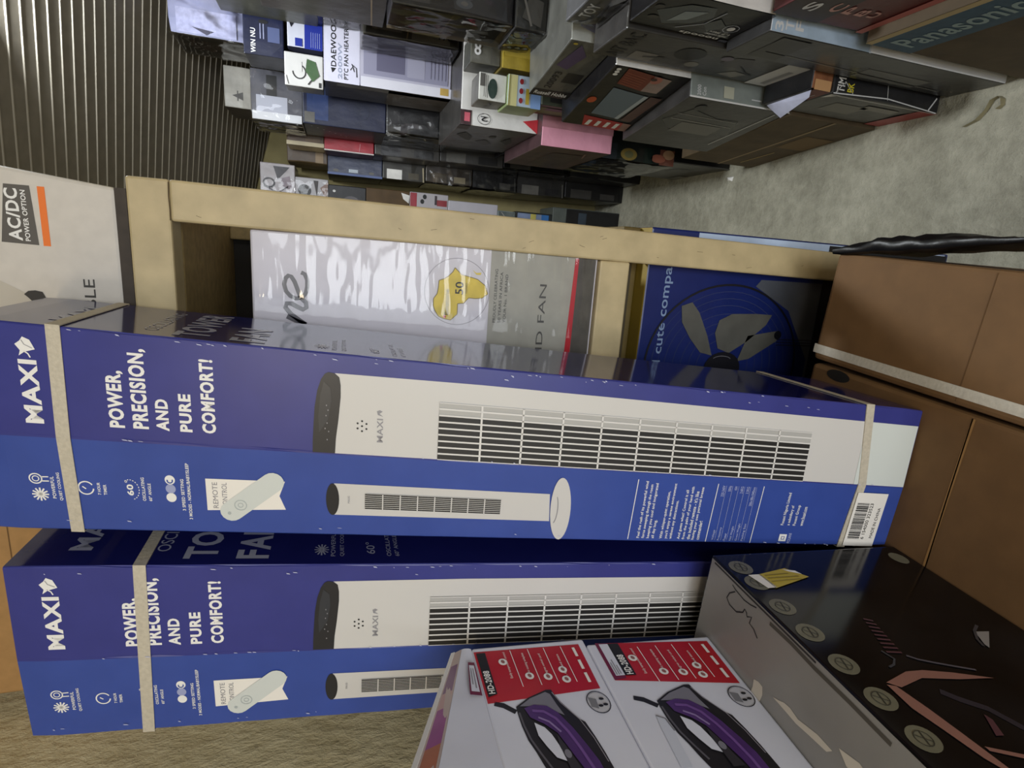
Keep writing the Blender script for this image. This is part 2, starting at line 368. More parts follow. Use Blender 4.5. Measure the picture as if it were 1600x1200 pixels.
o.location = (-.138, .698, 0); o.rotation_euler = (0, 0, math.radians(-3.0))
pr = Print(); F = Face((0, 0, .7795), (1, 0, 0), (0, 1, 0)); seam = M('#5f4423', .8)
pr.stroke(F, [(-.508, -.2535), (-.3, -.2525), (-.1, -.249), (-.004, -.248)], .0016, seam, 1)
pr.rect(F, -.508, -.2515, -.004, -.247, M('#9c7442', .7), 1); pr.build('flap_seam', o)
k = MB(); F = Face((-.008, -.052, .7797), (0, 1, 0), (-1, 0, 0))
pr = Print(); pr.ell(F, 0, 0, .021, .0085, M('#15100a', .9), 1, 20); pr.build('hand_hole', o)

# ------------------------------------------------------------------ the two strapped tower fan boxes
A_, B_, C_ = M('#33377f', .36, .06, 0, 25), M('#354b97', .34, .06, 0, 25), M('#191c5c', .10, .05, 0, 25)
BODYW = M('#cbc8c4', .4); LIGHT = M('#ced3ce', .4); SHW = M('#adaba7', .4); SLOT = M('#1f1d1c', .5); BAR = M('#d8d5d1', .4); GREY = M('#8e8c90', .4); CAP = M('#26262a', .35); PALE = M('#e9e4dc', .4); REM = M('#ccd0cc', .4); REM2 = M('#a9b0b0', .4)
strapm = M('#bdb4a2', .55, .10, .35, 260)
SW, SB, SD = .107, .0915, .178
def grille(p, F, s0, s1, t0, t1, nrow, ncol, skip, dv, bar, bw):
    p.rect(F, s0, t0, s1, t1, SHW, 3)
    a = s1 - (s1 - s0) * skip
    p.rect(F, s0, t0, a, t1, SLOT, 4)
    for i in range(nrow + 1):
        s = s0 + (s1 - s0) * i / nrow; p.rect(F, max(s0, s - bar / 2), t0, min(s1, s + bar / 2), t1, BAR, 5)
    for i in range(1, ncol):
        t = t0 + (t1 - t0) * i / ncol; p.rect(F, s0, t - bw / 2, s1, t + bw / 2, BAR, 5)
def tower_fan_box(label, base, axis, straps, full, SH):
    root = tag(empty('tower_fan_box', base), label, 'box', 'strapped tower fan boxes')
    ez = Vector(axis).normalized(); ex = Vector((1, 0, 0)); ey = Vector((0, 1, 0)); bend = math.radians(4.0)
    b0 = Vector((0, 0, 0)); b1 = Vector((-SW, 0, 0)); b2 = b1 + Vector((-SB * math.cos(bend), SB * math.sin(bend), 0))
    b3 = b2 + Vector((0, SD - .006, 0)); b4 = Vector((0, SD, 0))
    flare = lambda h: (b2 - b1).normalized() * (.0108 * h / 1.04)      # the left panel widens a little upward
    cs = [b0, b4, b3, b2, b1]                                     # seen from above, counter-clockwise
    ring = []
    for i, p in enumerate(cs):                                    # softened edges
        a, c = cs[i - 1], cs[(i + 1) % 5]; r = .0018
        q0, q1 = p + (a - p).normalized() * r, p + (c - p).normalized() * r; ring += [q0, (q0 + q1 + p * 1.2) / 3.2, q1]
    k = MB(); nh = 40; v = []
    cen = Vector((-.1, .09, 0))
    for j in range(nh + 1):
        h = SH * j / nh
        for i, p in enumerate(ring):
            dnt = random.random() ** 3 * .0014 if i % 3 == 1 else 0
            q = p + (cen - p).normalized() * dnt; 
            if j in (0, nh): q = p + (cen - p).normalized() * .0015
            v.append(q + ez * h + (flare(h) if 6 <= i <= 11 else Vector()))
    n = len(ring); mats = []
    for j in range(nh):
        for i in range(n):
            i2 = (i + 1) % n
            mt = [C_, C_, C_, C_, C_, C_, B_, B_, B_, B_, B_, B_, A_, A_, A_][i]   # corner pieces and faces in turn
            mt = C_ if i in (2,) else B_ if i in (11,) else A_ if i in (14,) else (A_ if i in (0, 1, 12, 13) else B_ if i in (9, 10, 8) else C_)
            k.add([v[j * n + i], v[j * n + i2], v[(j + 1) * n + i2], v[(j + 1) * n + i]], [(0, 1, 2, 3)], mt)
    k.add([v[nh * n + i] for i in range(n)], [tuple(range(n))], C_); k.add([v[i] for i in range(n)], [tuple(reversed(range(n)))], C_)
    body = k.build('carton_body', root)
    FA = Face(b1, b0 - b1, ez); FB = Face(b2, b1 - b2, ez); FC = Face(b0, ey, ez)
    # --- picture of the fan and the remote control
    p = Print(); a = lambda s: SW - s; bb = lambda s: SB - s
    p.poly(FA, [(a(.022), .003), (a(.0207), .30), (a(.0193), .58), (a(.0206), .7319), (a(.0245), .7275), (a(.033), .7262), (a(.045), .7262), (a(.07), .7285), (a(.09), .7310), (0, .7328), (0, .003)], BODYW, 1)
    p.poly(FA, [(a(.0206), .7325), (a(.020), .738), (a(.022), .7415), (a(.028), .7452), (a(.04), .7490), (a(.058), .7518), (a(.08), .7532), (a(.095), .7540), (0, .7542), (0, .7318), (a(.09), .7308), (a(.07), .7283), (a(.045), .7260), (a(.033), .7260), (a(.0245), .7273)], CAP, 2)
    p.poly(FA, [(a(.03), .7425), (a(.045), .7462), (a(.068), .7482), (a(.085), .7475), (a(.07), .7385), (a(.05), .7352), (a(.036), .7360)], M('#34363c', .3), 3)
    for s, t in ((.055, .740), (.06, .7385), (.066, .7405), (.074, .7395), (.08, .7415), (.083, .738), (.092, .7395)): p.ell(FA, a(s), t, .0009, .0006, GREY, 4, 6)
    grille(p, FA, 0, a(.0418), .160, .6245, 9, 10, .21, 0, .0018, .0022)
    for dx, dy in ((0, 0), (.0055, 0), (-.0055, 0), (.0028, .0045), (-.0028, .0045), (.0028, -.0045), (-.0028, -.0045)): p.ell(FA, a(.075) + dx, .7045 + dy, .0011, .0011, INK, 2, 10)
    p.text(FA, 'MAXI', a(.0918), .6830, a(.0655), .6892, GREY, 2, .02)
    p.poly(FA, [(a(.063), .6830), (a(.0615), .6885), (a(.0575), .6895), (a(.056), .6865), (a(.0575), .6835), (a(.06), .6868)], GREY, 2)
    p.rect(FA, 0, .003, a(.022), .082, LIGHT, 2)
    p.build('fan_picture', body); p = Print()
    # small fan on the other panel
    p.poly(FB, [(bb(.0733), .7331), (bb(.0715), .4885), (bb(.0358), .4915), (bb(.0354), .7329)], BODYW, 1)
    p.ell(FB, bb(.0545), .7345, .0192, .0068, CAP, 2, 24)
    grille(p, FB, bb(.0642), bb(.0455), .549, .7005, 8, 8, .0, 0, .0006, .0012)
    p.ell(FB, bb(.0545), .4765, .041, .0125, BODYW, 3, 32, .05); p.ring(FB, bb(.055), .4845, .019, .005, .0011, GREY, 4, 20, math.pi * 1.08, math.pi * 1.85)
    p.text(FB, 'MAXI', bb(.0585), .7165, bb(.050), .7188, GREY, 2)
    p.build('small_fan_picture', body); p = Print()
    p.poly(FB, [(bb(.0735), .8595), (bb(.0370), .8595), (bb(.0362), .7825), (bb(.0535), .7885), (bb(.0695), .7825)], PALE, 1)
    p.text(FB, 'REMOTE', bb(.0705), .8485, bb(.0405), .8535, GREY, 2); p.text(FB, 'CONTROL', bb(.0705), .8395, bb(.0405), .8445, GREY, 2)
    c1, c2 = Vector((bb(.0735), .836)), Vector((bb(.0375), .7945)); d = (c2 - c1).normalized(); nrm = Vector((-d.y, d.x)); r = .0112
    pts = [c1 + d * r * math.cos(t) + nrm * r * math.sin(t) for t in [math.pi / 2 + math.pi * i / 8 for i in range(9)]] + [c2 + d * r * math.cos(t) + nrm * r * math.sin(t) for t in [-math.pi / 2 + math.pi * i / 8 for i in range(9)]]
    p.poly(FB, [tuple(q) for q in pts], REM, 3)
    q = c1 + d * .012; p.ring(FB, q.x, q.y, .0062, .0062, .0008, REM2, 4, 18); p.ring(FB, q.x, q.y, .0028, .0028, .0007, REM2, 4, 12)
    q = c1 - d * .003; p.ell(FB, q.x, q.y, .0018, .0018, REM2, 4, 10)
    p.build('remote_control_picture', body)
    # --- lettering
    p = Print()
    p.text(FA, 'MAXI', a(.0948), .9955, a(.0338), 1.0105, WHITE, 1, .035)
    p.poly(FA, [(a(.0305), 1.0090), (a(.0265), 1.0040), (a(.0235), .9955), (a(.0150), .9990), (a(.0125), 1.0045), (a(.0165), 1.0070), (a(.0200), 1.0112), (a(.0255), 1.0075)], WHITE, 1)
    p.stroke(FA, [(a(.0315), 1.0000), (a(.028), 1.0015), (a(.0255), 1.0050)], .0012, WHITE, 1); p.stroke(FA, [(a(.0225), .9975), (a(.0195), 1.0035), (a(.0155), 1.0055)], .0006, GREY, 2)
    p.build('brand_lettering', body); p = Print()
    for tx, s0, s1, t0, t1 in (('POWER,', .0940, .0371, .9265, .9407), ('PRECISION,', .0937, .0141, .9055, .9205), ('AND', .0945, .0621, .8885, .8998), ('PURE', .0940, .0552, .8676, .8788), ('COMFORT!', .0940, .0186, .8460, .8588)):
        if tx.endswith(','): t0 -= .0015
        p.text(FA, tx, a(s0), t0, a(s1), t1, WHITE, 1, .04)
    p.build('slogan', body)
    # icons of the left panel
    p = Print()
    ic = lambda s: bb(s)
    for i in range(6):
        t = math.pi * i / 6; c, s_ = math.cos(t) * .0072, math.sin(t) * .0072
        p.stroke(FB, [(ic(.0625) - c, 1.0085 - s_), (ic(.0625) + c, 1.0085 + s_)], .0015, WHITE, 1)
    p.ring(FB, ic(.0455), 1.0105, .0058, .0058, .0012, WHITE, 1, 20); p.ring(FB, ic(.0455), 1.0105, .0032, .0032, .0009, WHITE, 1, 14)
    p.stroke(FB, [(ic(.048), 1.006), (ic(.0478), .9995)], .0012, WHITE, 1); p.stroke(FB, [(ic(.0435), 1.006), (ic(.0432), .9995)], .0012, WHITE, 1)
    p.text(FB, 'POWERFUL', ic(.0665), .9952, ic(.0425), .9983, WHITE, 1, .02); p.text(FB, 'QUIET COOLING', ic(.0687), .9895, ic(.0382), .9926, WHITE, 1, .02)
    p.build('cooling_icon', body); p = Print()
    p.ring(FB, ic(.0535), .9685, .0076, .0072, .0013, WHITE, 1, 28, math.radians(-60), math.radians(265)); p.stroke(FB, [(ic(.0545), .9685), (ic(.052), .9715)], .0012, WHITE, 1)
    p.text(FB, '7 HOUR', ic(.0605), .9558, ic(.047), .9586, WHITE, 1, .02); p.text(FB, 'TIMER', ic(.0605), .9505, ic(.049), .9533, WHITE, 1, .02)
    p.build('timer_icon', body); p = Print()
    p.text(FB, '60', ic(.0600), .9265, ic(.0475), .9325, WHITE, 1, .03); p.ring(FB, ic(.0445), .9325, .0012, .0012, .0005, WHITE, 1, 10)
    p.ring(FB, ic(.0535), .9295, .0115, .0085, .0008, WHITE, 1, 24, math.radians(190), math.radians(390), 2)
    p.text(FB, 'OSCILLATING', ic(.0655), .9160, ic(.0392), .9190, WHITE, 1, .02); p.text(FB, '60\u00b0 ANGLE', ic(.0655), .9105, ic(.0455), .9135, WHITE, 1, .02)
    p.build('angle_icon', body); p = Print()
    p.ell(FB, ic(.0604), .8925, .0052, .0047, WHITE, 1); p.ell(FB, ic(.0505), .8925, .0052, .0047, M('#9aa0c4', .4), 1); p.ell(FB, ic(.0405), .8925, .0052, .0047, WHITE, 1); p.ring(FB, ic(.0412), .8925, .0032, .003, .0012, B_, 2, 14, 1.2, 5.2)
    p.text(FB, '3 SPEED SETTING', ic(.0750), .8800, ic(.0390), .8830, WHITE, 1, .02); p.text(FB, '3 MODES - NORMAL/BABY/SLEEP', ic(.0850), .8742, ic(.0209), .8773, WHITE, 1, .02)
    p.build('speed_icon', body); p = Print()
    if full:
        for t in (.3835, .2765, .2120): p.stroke(FB, [(ic(.0965) + .004, t + .001), (ic(.0105), t)], .0010, WHITE, 1)
        y = .3735
        for ln, wd in (('Feel the rush of its powerful wind', .078), ('force sweeping through the room', .074), ('keeping you cool and invigorated', .076), ('all day long.', .026), ('', 0), ('With whisper-quiet operation,', .066), ("you'll enjoy a serene environment", .077), ('without any distractions.', .054), ('', 0), ('And guess what? Control it all', .069), ('from the palm of your hand with', .074), ("the included remote - it's like", .068), ('having your own personal breeze', .074), ('commander!', .027)):
            if ln: p.text(FB, ln, .0012, y - .0048, .0012 + wd, y, WHITE, 1, .015)
            y -= .0066 if ln else .0045
        y = .2700
        for ln, r in (('Voltage', '220-240V'), ('Frequency', '50Hz'), ('Power', '45W'), ('Net Weight', '2.6KG'), ('Gross Weight', '3.3KG'), ('Packing Size', '200x180x1040mm')):
            p.text(FB, ln, .0015, y - .0038, .0015 + .0021 * len(ln), y, M('#b9bedc', .4), 1); p.text(FB, r, .079 - .0019 * len(r), y - .0038, .079, y, M('#b9bedc', .4), 1); p.stroke(FB, [(.0015, y - .0052), (.079, y - .0052)], .0003, M('#b9bedc', .4), 1); y -= .0085
        for ln, t, wd in (('Fouani Nigeria Limited', .1740, .0470), ('a subsidiary of', .1650, .029), ('Fouani Group', .1560, .030), ('www.fouani.com', .1460, .028)): p.text(FB, ln, .0270, t - .0055, .0270 + wd, t, WHITE, 1, .015)
        p.rect(FB, .0030, .1605, .0135, .1715, WHITE, 1); p.ring(FB, .0082, .166, .0034, .0034, .001, B_, 2, 4, math.pi / 4, math.pi / 4 + math.tau); p.text(FB, 'FOUANI', .0005, .1535, .0150, .1580, M('#b9bedc', .4), 1)
    if p.f: tag(p.build('description_text', body), kind='stuff')
    # side panel lettering, read along the narrow side
    p = Print()
    sg = M('#9ea0b4', .3)
    p.text(FC, 'MAXI', .030, .975, .125, .996, sg, 1, .03); p.text(FC, 'OSCILLATING', .028, .901, .150, .914, sg, 1); p.text(FC, 'TOWER', .013, .852, .165, .885, sg, 1, .03); p.text(FC, 'FAN', .013, .800, .095, .833, sg, 1, .03)
    for i in range(6):
        t = math.pi * i / 6; p.stroke(FC, [(.031 - .012 * math.cos(t), .745 - .008 * math.sin(t)), (.031 + .012 * math.cos(t), .745 + .008 * math.sin(t))], .0016, sg, 1)
    p.text(FC, 'POWERFUL', .017, .730, .075, .735, sg, 1); p.text(FC, 'QUIET COOLING', .017, .720, .085, .725, sg, 1); p.text(FC, '60\u00b0', .022, .686, .048, .696, sg, 1); p.text(FC, 'OSCILLATING', .017, .668, .085, .673, sg, 1); p.text(FC, '60\u00b0 ANGLE', .017, .659, .065, .664, sg, 1)
    tag(p.build('side_lettering', body), kind='stuff')
    # --- straps
    for hs in straps:
        poly = [b0, b1, b2, b3, b4]; hw = .0059; k = MB(); V = []
        for i, q in enumerate(poly):
            o_ = (q - cen); o_ = Vector((math.copysign(.0015, o_.x) if i != 1 else 0, -.0015 if i < 3 else .0015, 0)); h = hs[i]
            if i in (2, 3): o_ = o_ + flare(h)
            fl_ = flare(h) if i in (2, 3) else Vector(); o_ = o_ - fl_
            for dh in (-hw, hw): V += [q + fl_ + o_ * .35 + ez * (h + dh), q + fl_ + o_ * (1.0 if i != 1 else 1.1) + ez * (h + dh)]
        for i in range(5):
            j = (i + 1) % 5; A0, B0 = 4 * i, 4 * j
            k.add([V[A0 + 1], V[A0 + 3], V[B0 + 3], V[B0 + 1]], [(0, 1, 2, 3)], strapm); k.add([V[A0 + 3], V[A0 + 2], V[B0 + 2], V[B0 + 3]], [(0, 1, 2, 3)], strapm); k.add([V[A0], V[A0 + 1], V[B0 + 1], V[B0]], [(0, 1, 2, 3)], strapm)
        k.build('strap', root)
    # --- scuffed edges
    p = Print(); wh = M('#b9bcd6', .6)
    for i in range(70):
        h = random.uniform(.05, 1.03); F, s = random.choice(((FA, SW - random.uniform(.001, .0035)), (FA, random.uniform(.0004, .0016)), (FB, random.uniform(.0005, .003)), (FA, SW - random.uniform(.001, .012))))
        w, l_ = random.uniform(.0003, .0009), random.uniform(.001, .006)
        p.poly(F, [(s - w, h), (s + w * .6, h + .3 * l_), (s + w, h + l_), (s - w * .4, h + .8 * l_)], wh, 6)
    tag(p.build('scuff_marks', body), kind='stuff')
    return root, FA, FB, FC
t1, FA, FB, FC = tower_fan_box('blue tower fan box nearer the shelf, with two straps and a barcode label', (-.162, .509, .7800), (.0678, .0961, .9931), [(.979, .981, .981, .98, .979), (.0835, .0690, .0735, .09, .10)], True, 1.058)
p = Print(); bb = lambda s: SB - s
p.rect(FB, bb(.0905), .0245, bb(.0105), .0725, PALE, 7)
x = .012
while x < .066:
    w = random.choice((.0006, .0009, .0014, .0018)); p.rect(FB, x, .050, x + w, .0685, INK, 8); x += w + random.choice((.0006, .0009, .0013))
p.text(FB, '6 154000 323523', .012, .0430, .066, .0480, INK, 8); p.text(FB, 'MADE IN CHINA', .014, .0300, .060, .0345, INK, 8)
p.build('barcode_label', t1)
tower_fan_box('blue tower fan box standing at the left wall behind the white iron boxes', (-.385, .5185, .7800), tuple(Vector((.051, .077, .996))), [(.921, .924, .929, .93, .925)], False, 1.04)

# ------------------------------------------------------------------ black iron carton lying at the left, its right side to the aisle
def hexa(name, P8, mats, parent=None):
    """P8: bottom near-right, far-right, far-left, near-left, then the same on top; mats: right, far, left, near, top, bottom"""
    bm = bmesh.new(); vs = [bm.verts.new(q) for q in P8]; fs = [(0, 1, 5, 4), (1, 2, 6, 5), (2, 3, 7, 6), (3, 0, 4, 7), (4, 5, 6, 7), (3, 2, 1, 0)]; ml = []
    for x in mats:
        if x not in ml: ml.append(x)
    for f, mt in zip(fs, mats): bm.faces.new([vs[i] for i in f]).material_index = ml.index(mt)
    bmesh.ops.bevel(bm, geom=bm.edges[:], offset=.0025, segments=2, affect='EDGES', profile=.5)
    me = bpy.data.meshes.new(name); bm.to_mesh(me); bm.free()
    for x in ml: me.materials.append(x)
    return link(name, me, parent)
blk = M('#0a090b', .13, .3, 0, 12); blk.node_tree.nodes['Principled BSDF'].inputs['Specular IOR Level'].default_value = .28; gtop = M('#8e8b86', .3, .08, .1, 10)
U = Vector((-.0715, -.9974, 0)); dep = Vector((-.30, .0215, 0)); FTp = Vector((-.337, .503, 1.075)); FBp = FTp + Vector((-.0164, .0012, -.2952)); L = .40
base = Vector((-.5, .3, .78)); FBp.z = .7802
P8 = [FBp + U * L - base, FBp - base, FBp + dep - base, FBp + dep + U * L - base, FTp + U * L - base, FTp - base, FTp + dep - base, FTp + dep + U * L - base]
o = hexa('iron_carton', P8, (blk, blk, blk, blk, gtop, blk)); o.location = base
tag(o, 'glossy black iron carton with grey top under the two white boxes', 'box', None)
pr = Print(); V = (FTp - FBp).normalized(); F = Face(FTp - base, -U, V)                 # s = -distance from the far edge, t = -drop
olive = M('#6d6a58', .4, .1); ol2 = M('#3a382f', .5); pk = M('#8f655a', .35); pk2 = M('#54333a', .4); yel = M('#b8a22a', .4)
g = lambda pts: [(-a_, -b_) for a_, b_ in pts]
pr.poly(F, g([(.042, .034), (.034, .078), (.052, .098), (.067, .037)]), yel, 3); pr.poly(F, g([(.042, .019), (.042, .036), (.066, .040), (.066, .027)]), PALE, 3); pr.stroke(F, g([(.045, .04), (.044, .075)]), .0012, M('#7b6c18'), 4); pr.stroke(F, g([(.050, .04), (.050, .085)]), .0012, M('#7b6c18'), 4); pr.stroke(F, g([(.056, .04), (.055, .085)]), .0008, M('#7b6c18'), 4)
pr.poly(F, g([(.036, .072), (.040, .088), (.047, .092), (.041, .078)]), WHITE, 4); pr.build('price_label', o); pr = Print()
main_print, U_ = pr, None
for a_ in (.027, .055, .095, .133, .174, .213, .252, .292):
    pr = Print(); pr.ell(F, -a_, -.021, .0125, .0145, olive, 1, 24); pr.ring(F, -a_, -.021, .0075, .008, .0008, ol2, 2, 16); pr.stroke(F, g([(a_ - .007, .024), (a_ + .006, .020)]), .0012, ol2, 2); pr.stroke(F, g([(a_ - .004, .016), (a_ + .004, .027)]), .0008, ol2, 2); pr.build('round_badge', o)
pr = main_print
pr.ell(F, -.027, -.272, .012, .012, olive, 1, 20); pr.build('round_badge', o); pr = Print()
pr.poly(F, g([(.199, .044), (.191, .078), (.192, .098), (.199, .128), (.211, .167), (.207, .127), (.200, .087), (.206, .054)]), pk, 2)
pr.poly(F, g([(.201, .042), (.204, .050), (.229, .057), (.253, .062), (.285, .068), (.30, .07), (.275, .056), (.248, .048), (.226, .041)]), pk, 2)
for i in range(9): a_ = i / 8; pr.stroke(F, g([(.123 + .044 * a_, .1025 - .02 * a_), (.127 + .043 * a_, .1115 - .0125 * a_)]), .0022, pk2, 2)
pr.stroke(F, g([(.174, .100), (.180, .108), (.186, .122), (.193, .14), (.200, .159)]), .0022, M('#57525a'), 2)
pr.stroke(F, g([(.165, .078), (.176, .082), (.182, .074), (.184, .066)]), .0022, M('#3d3d42'), 2)
pr.poly(F, g([(.242, .106), (.248, .108), (.262, .100), (.261, .092)]), pk2, 2); pr.poly(F, g([(.267, .069), (.285, .112), (.29, .112), (.271, .069)]), pk, 2)
pr.poly(F, g([(.156, .223), (.158, .242), (.178, .212), (.173, .212)]), M('#8d8783'), 2); pr.stroke(F, g([(.148, .238), (.155, .224), (.166, .212), (.175, .208)]), .003, M('#3f3b3d'), 2)
pr.stroke(F, g([(.215, .09), (.225, .10), (.238, .118), (.26, .13)]), .007, M('#2c2730'), 1)
pr.build('iron_picture', o)
pr = Print(); F = Face(Vector((0, 0, 1.075)) - base, (1, 0, 0), (0, 1, 0)); scr = M('#1d1a1c', .5)
pr.stroke(F, [(-.350, .461), (-.3525, .455), (-.3555, .44), (-.3545, .430), (-.352, .421)], .0014, scr, 1)
pr.stroke(F, [(-.355, .455), (-.362, .463), (-.370, .466), (-.375, .460), (-.376, .448), (-.370, .4385), (-.3645, .4365), (-.3665, .433), (-.3705, .4315), (-.3665, .425), (-.375, .4265), (-.377, .419), (-.383, .412)], .0015, scr, 1)
pr.build('pen_scribble', o); torn = M('#cfc6b6', .7); pr = Print()
pr.poly(F, [(-.429, .406), (-.4265, .3995), (-.4275, .393), (-.436, .391), (-.446, .393), (-.4485, .401), (-.447, .407), (-.438, .4055)], torn, 1); pr.build('torn_mark', o); pr = Print()
pr.poly(F, [(-.4265, .378), (-.4235, .370), (-.4205, .364), (-.4195, .356), (-.4225, .345), (-.4205, .336), (-.4175, .322), (-.4185, .305), (-.4245, .31), (-.4265, .33), (-.4285, .346), (-.4275, .36)], torn, 1); pr.build('torn_mark', o); pr = Print()
pr.poly(F, [(-.41, .30), (-.405, .28), (-.411, .262), (-.42, .27), (-.419, .29)], torn, 1); pr.build('torn_mark', o); pr = Print()
pr.stroke(F, [(-.3555, .40), (-.3565, .37), (-.3600, .34), (-.3620, .30), (-.3655, .26)], .0045, M('#4d4840', .8), 1); pr.stroke(F, [(-.3425, .495), (-.346, .45), (-.3495, .40), (-.354, .34)], .0022, M('#2b2826', .6), 1)
pr.build('edge_wear', o)

# ------------------------------------------------------------------ two white steam iron boxes stacked on it
iw = M('#d3d4df', .32, .03, .05, 20); red = M('#b01c28', .3, .12, 0, 18); mar = M('#6d1f3c', .35)
K1, K2, PU, PU2, PG = M('#1c1b1f', .35), M('#2f2d33', .35), M('#4a2a68', .3, .15, 0, 40), M('#6d4a8c', .3), M('#77757f', .35)
def iron_print(F, parent, lid):
    """F: right side of the box, s = minus the distance from the far edge, t = height above the base"""
    p = Print(); q = lambda pts: [(-a_, b_) for a_, b_ in pts]
    p.poly(F, q([(.0080, .1415), (.0080, .0064), (.0702, .0069), (.0760, .1415)] if lid else [(.0000, .1440), (.0080, .0064), (.0702, .0069), (.0530, .1439)]), red, 1)
    if not lid:
        p.poly(F, q([(.0000, .1440), (.0012, .1300), (.0515, .1300), (.0530, .1439)]), mar, 2); p.poly(F, q([(.0025, .1405), (.0028, .1300), (.0480, .1300), (.0480, .1403)]), iw, 3)
        for i, (a0, a1) in enumerate(((.030, .047), (.026, .047), (.034, .046))): p.stroke(F, q([(a1, .1385 - i * .0026), (a0, .1388 - i * .0026)]), .0013, M('#8c8b92'), 4)
    p.poly(F, q([(.0110, .1390), (.0110, .1280), (.0660, .1280), (.0690, .1390)] if lid else [(.0025, .1300), (.0030, .1172), (.0490, .1172), (.0485, .1300)]), INK, 3)
    if lid: p.text(F, 'HD-2088', -.0655, .1300, -.036, .1375, WHITE, 4, .03)
    else: p.text(F, 'HD-2088', -.0475, .1195, -.020, .1275, WHITE, 4, .03)
    rows = ((.0967, 'Easily temperature control'), (.0744, 'Ceramic coating soleplate'), (.0538, '360 degree swivel cord'), (.0315, 'Dry, spray and steam'))
    for t, s_ in rows: p.stroke(F, q([(.0600, t - .0008), (.0100, t)]), .0009, WHITE, 3)
    for i, (t, s_) in enumerate(rows): p.text(F, s_, -.048 - i * .003, t + .0065, -.012 - i * .003, t + .0105, PALE, 3)
    for i, w_ in enumerate(('HIGH', 'QUALITY', 'PRODUCT')): p.stroke(F, q([(.062 - i * .018, .0158), (.049 - i * .018, .0160)]), .0036, PALE, 3)
    for c_ in ((.0255, .1100), (.0470, .0840), (.0500, .0625), (.0425, .0415), (.0555, .0420)): p.ell(F, -c_[0], c_[1], .0046, .0052, WHITE, 3, 16); p.ell(F, -c_[0], c_[1], .0026, .0022, M('#8f5c58'), 4, 10, .6)
    p.ring(F, -.0867, .0171, .0135, .0135, .0010, K1, 2, 28); p.ell(F, -.0867, .0171, .0118, .0118, M('#bdbcc2'), 1, 24); p.poly(F, q([(.0800, .0270), (.0915, .0275), (.0945, .020), (.083, .0185)]), M('#77777c'), 2)
    for a_, b_ in ((.0835, .0125), (.0905, .0105), (.0915, .0165)): p.ell(F, -a_, b_, .0016, .0030, K1, 3, 8)
    OUT = [(.0828, .1117), (.0737, .0949), (.0661, .0715), (.0665, .0654), (.0717, .0641), (.0822, .0601), (.1034, .0472), (.1073, .0424), (.1226, .0389), (.1413, .0358), (.1650, .0335), (.195, .034), (.215, .040), (.215, .062), (.185, .085), (.165, .097), (.1465, .1030), (.1331, .1064), (.1203, .1107), (.1047, .1124), (.0902, .1124)]
    p.poly(F, q(OUT), K1, 2)
    p.poly(F, q([(.0830, .108), (.0750, .0935), (.0690, .0735), (.0720, .0690), (.085, .066), (.098, .062), (.092, .072), (.085, .085)]), PG, 3)
    p.poly(F, q([(.0859, .1038), (.0830, .0915), (.0857, .0780), (.0945, .0686), (.1128, .0588), (.1326, .0513), (.1484, .0461), (.1700, .044), (.195, .046), (.185, .058), (.1547, .0642), (.1353, .0709), (.1161, .0776), (.1054, .0880), (.0971, .1004)]), PU, 4)
    p.stroke(F, q([(.090, .096), (.092, .084), (.101, .0735), (.116, .066), (.134, .060), (.155, .055), (.175, .053)]), .0032, PU2, 5); p.stroke(F, q([(.098, .092), (.104, .082), (.116, .0735)]), .0022, M('#8a73a5'), 5)
    p.poly(F, q([(.1033, .0984), (.1095, .0892), (.1175, .0844), (.1292, .0810), (.1388, .0793), (.1453, .0790), (.1409, .0879), (.1292, .0939), (.1173, .0988)]), iw, 5)
    p.stroke(F, q([(.090, .1105), (.105, .1100), (.120, .1075), (.134, .1025), (.150, .096)]), .0022, M('#55525a'), 3)
    p.stroke(F, q([(.070, .066), (.084, .0605), (.104, .0475), (.125, .041), (.15, .037)]), .0010, M('#8a868e'), 3)
    p.poly(F, q([(.118, .079), (.130, .0745), (.146, .070), (.16, .066), (.16, .078), (.1453, .079), (.130, .0808)]), K2, 6); p.ell(F, -.139, .0755, .0045, .0035, PG, 7, 12)
    p.poly(F, q([(.0740, .1335), (.0790, .1355), (.0825, .1262), (.0905, .1155), (.0865, .1115), (.0770, .1235)]), K1, 1)
    p.build('printed_panel', parent)
D = Vector((-.0875, -.9962, 0)); W = Vector((-.115, .010, 0))
o0 = Vector((-.4362, .4856, 1.0755)); Lb, h2 = .28, .1535
P8 = [D * Lb, Vector((0, 0, 0)), W, W + D * Lb]; P8 = [q + Vector((0, 0, 0)) for q in P8] + [q + Vector((0, .016, h2)) for q in P8]
o = hexa('steam_iron_box', P8, (iw,) * 6); o.location = o0
tag(o, 'lower white steam iron box standing on the grey carton top', 'box', 'stacked steam iron boxes')
iron_print(Face((0, .000, 0), -D, Vector((0, .016, h2))), o, False)
k = Print(); F = Face((0, 0, 0), -D, Vector((0, .016, h2))); k.poly(F, [(-.119, .113), (-.104, .115), (-.100, .122), (-.1125, .124), (-.155, .127), (-.155, .116)], M('#c3c6d2', .3), 2); k.stroke(F, [(-.100, .122), (-.104, .1145), (-.118, .1125)], .0014, M('#77757c'), 3); k.build('torn_flap', o)
o1 = o0 + Vector((0, .026, h2 + .0004)); h1 = .131
top = [(0, 0, h1), W + Vector((0, 0, h1 + .010))]
P8 = [D * Lb, Vector((0, 0, 0)), W, W + D * Lb, D * Lb + Vector((0, .010, h1 + .004)), Vector((0, .010, h1)), W + Vector((0, .010, h1 + .012)), W + D * Lb + Vector((0, .010, h1 + .02))]
o = hexa('steam_iron_box', P8, (iw,) * 6); o.location = o1
tag(o, 'upper white steam iron box with its lid flap standing up', 'box', 'stacked steam iron boxes')
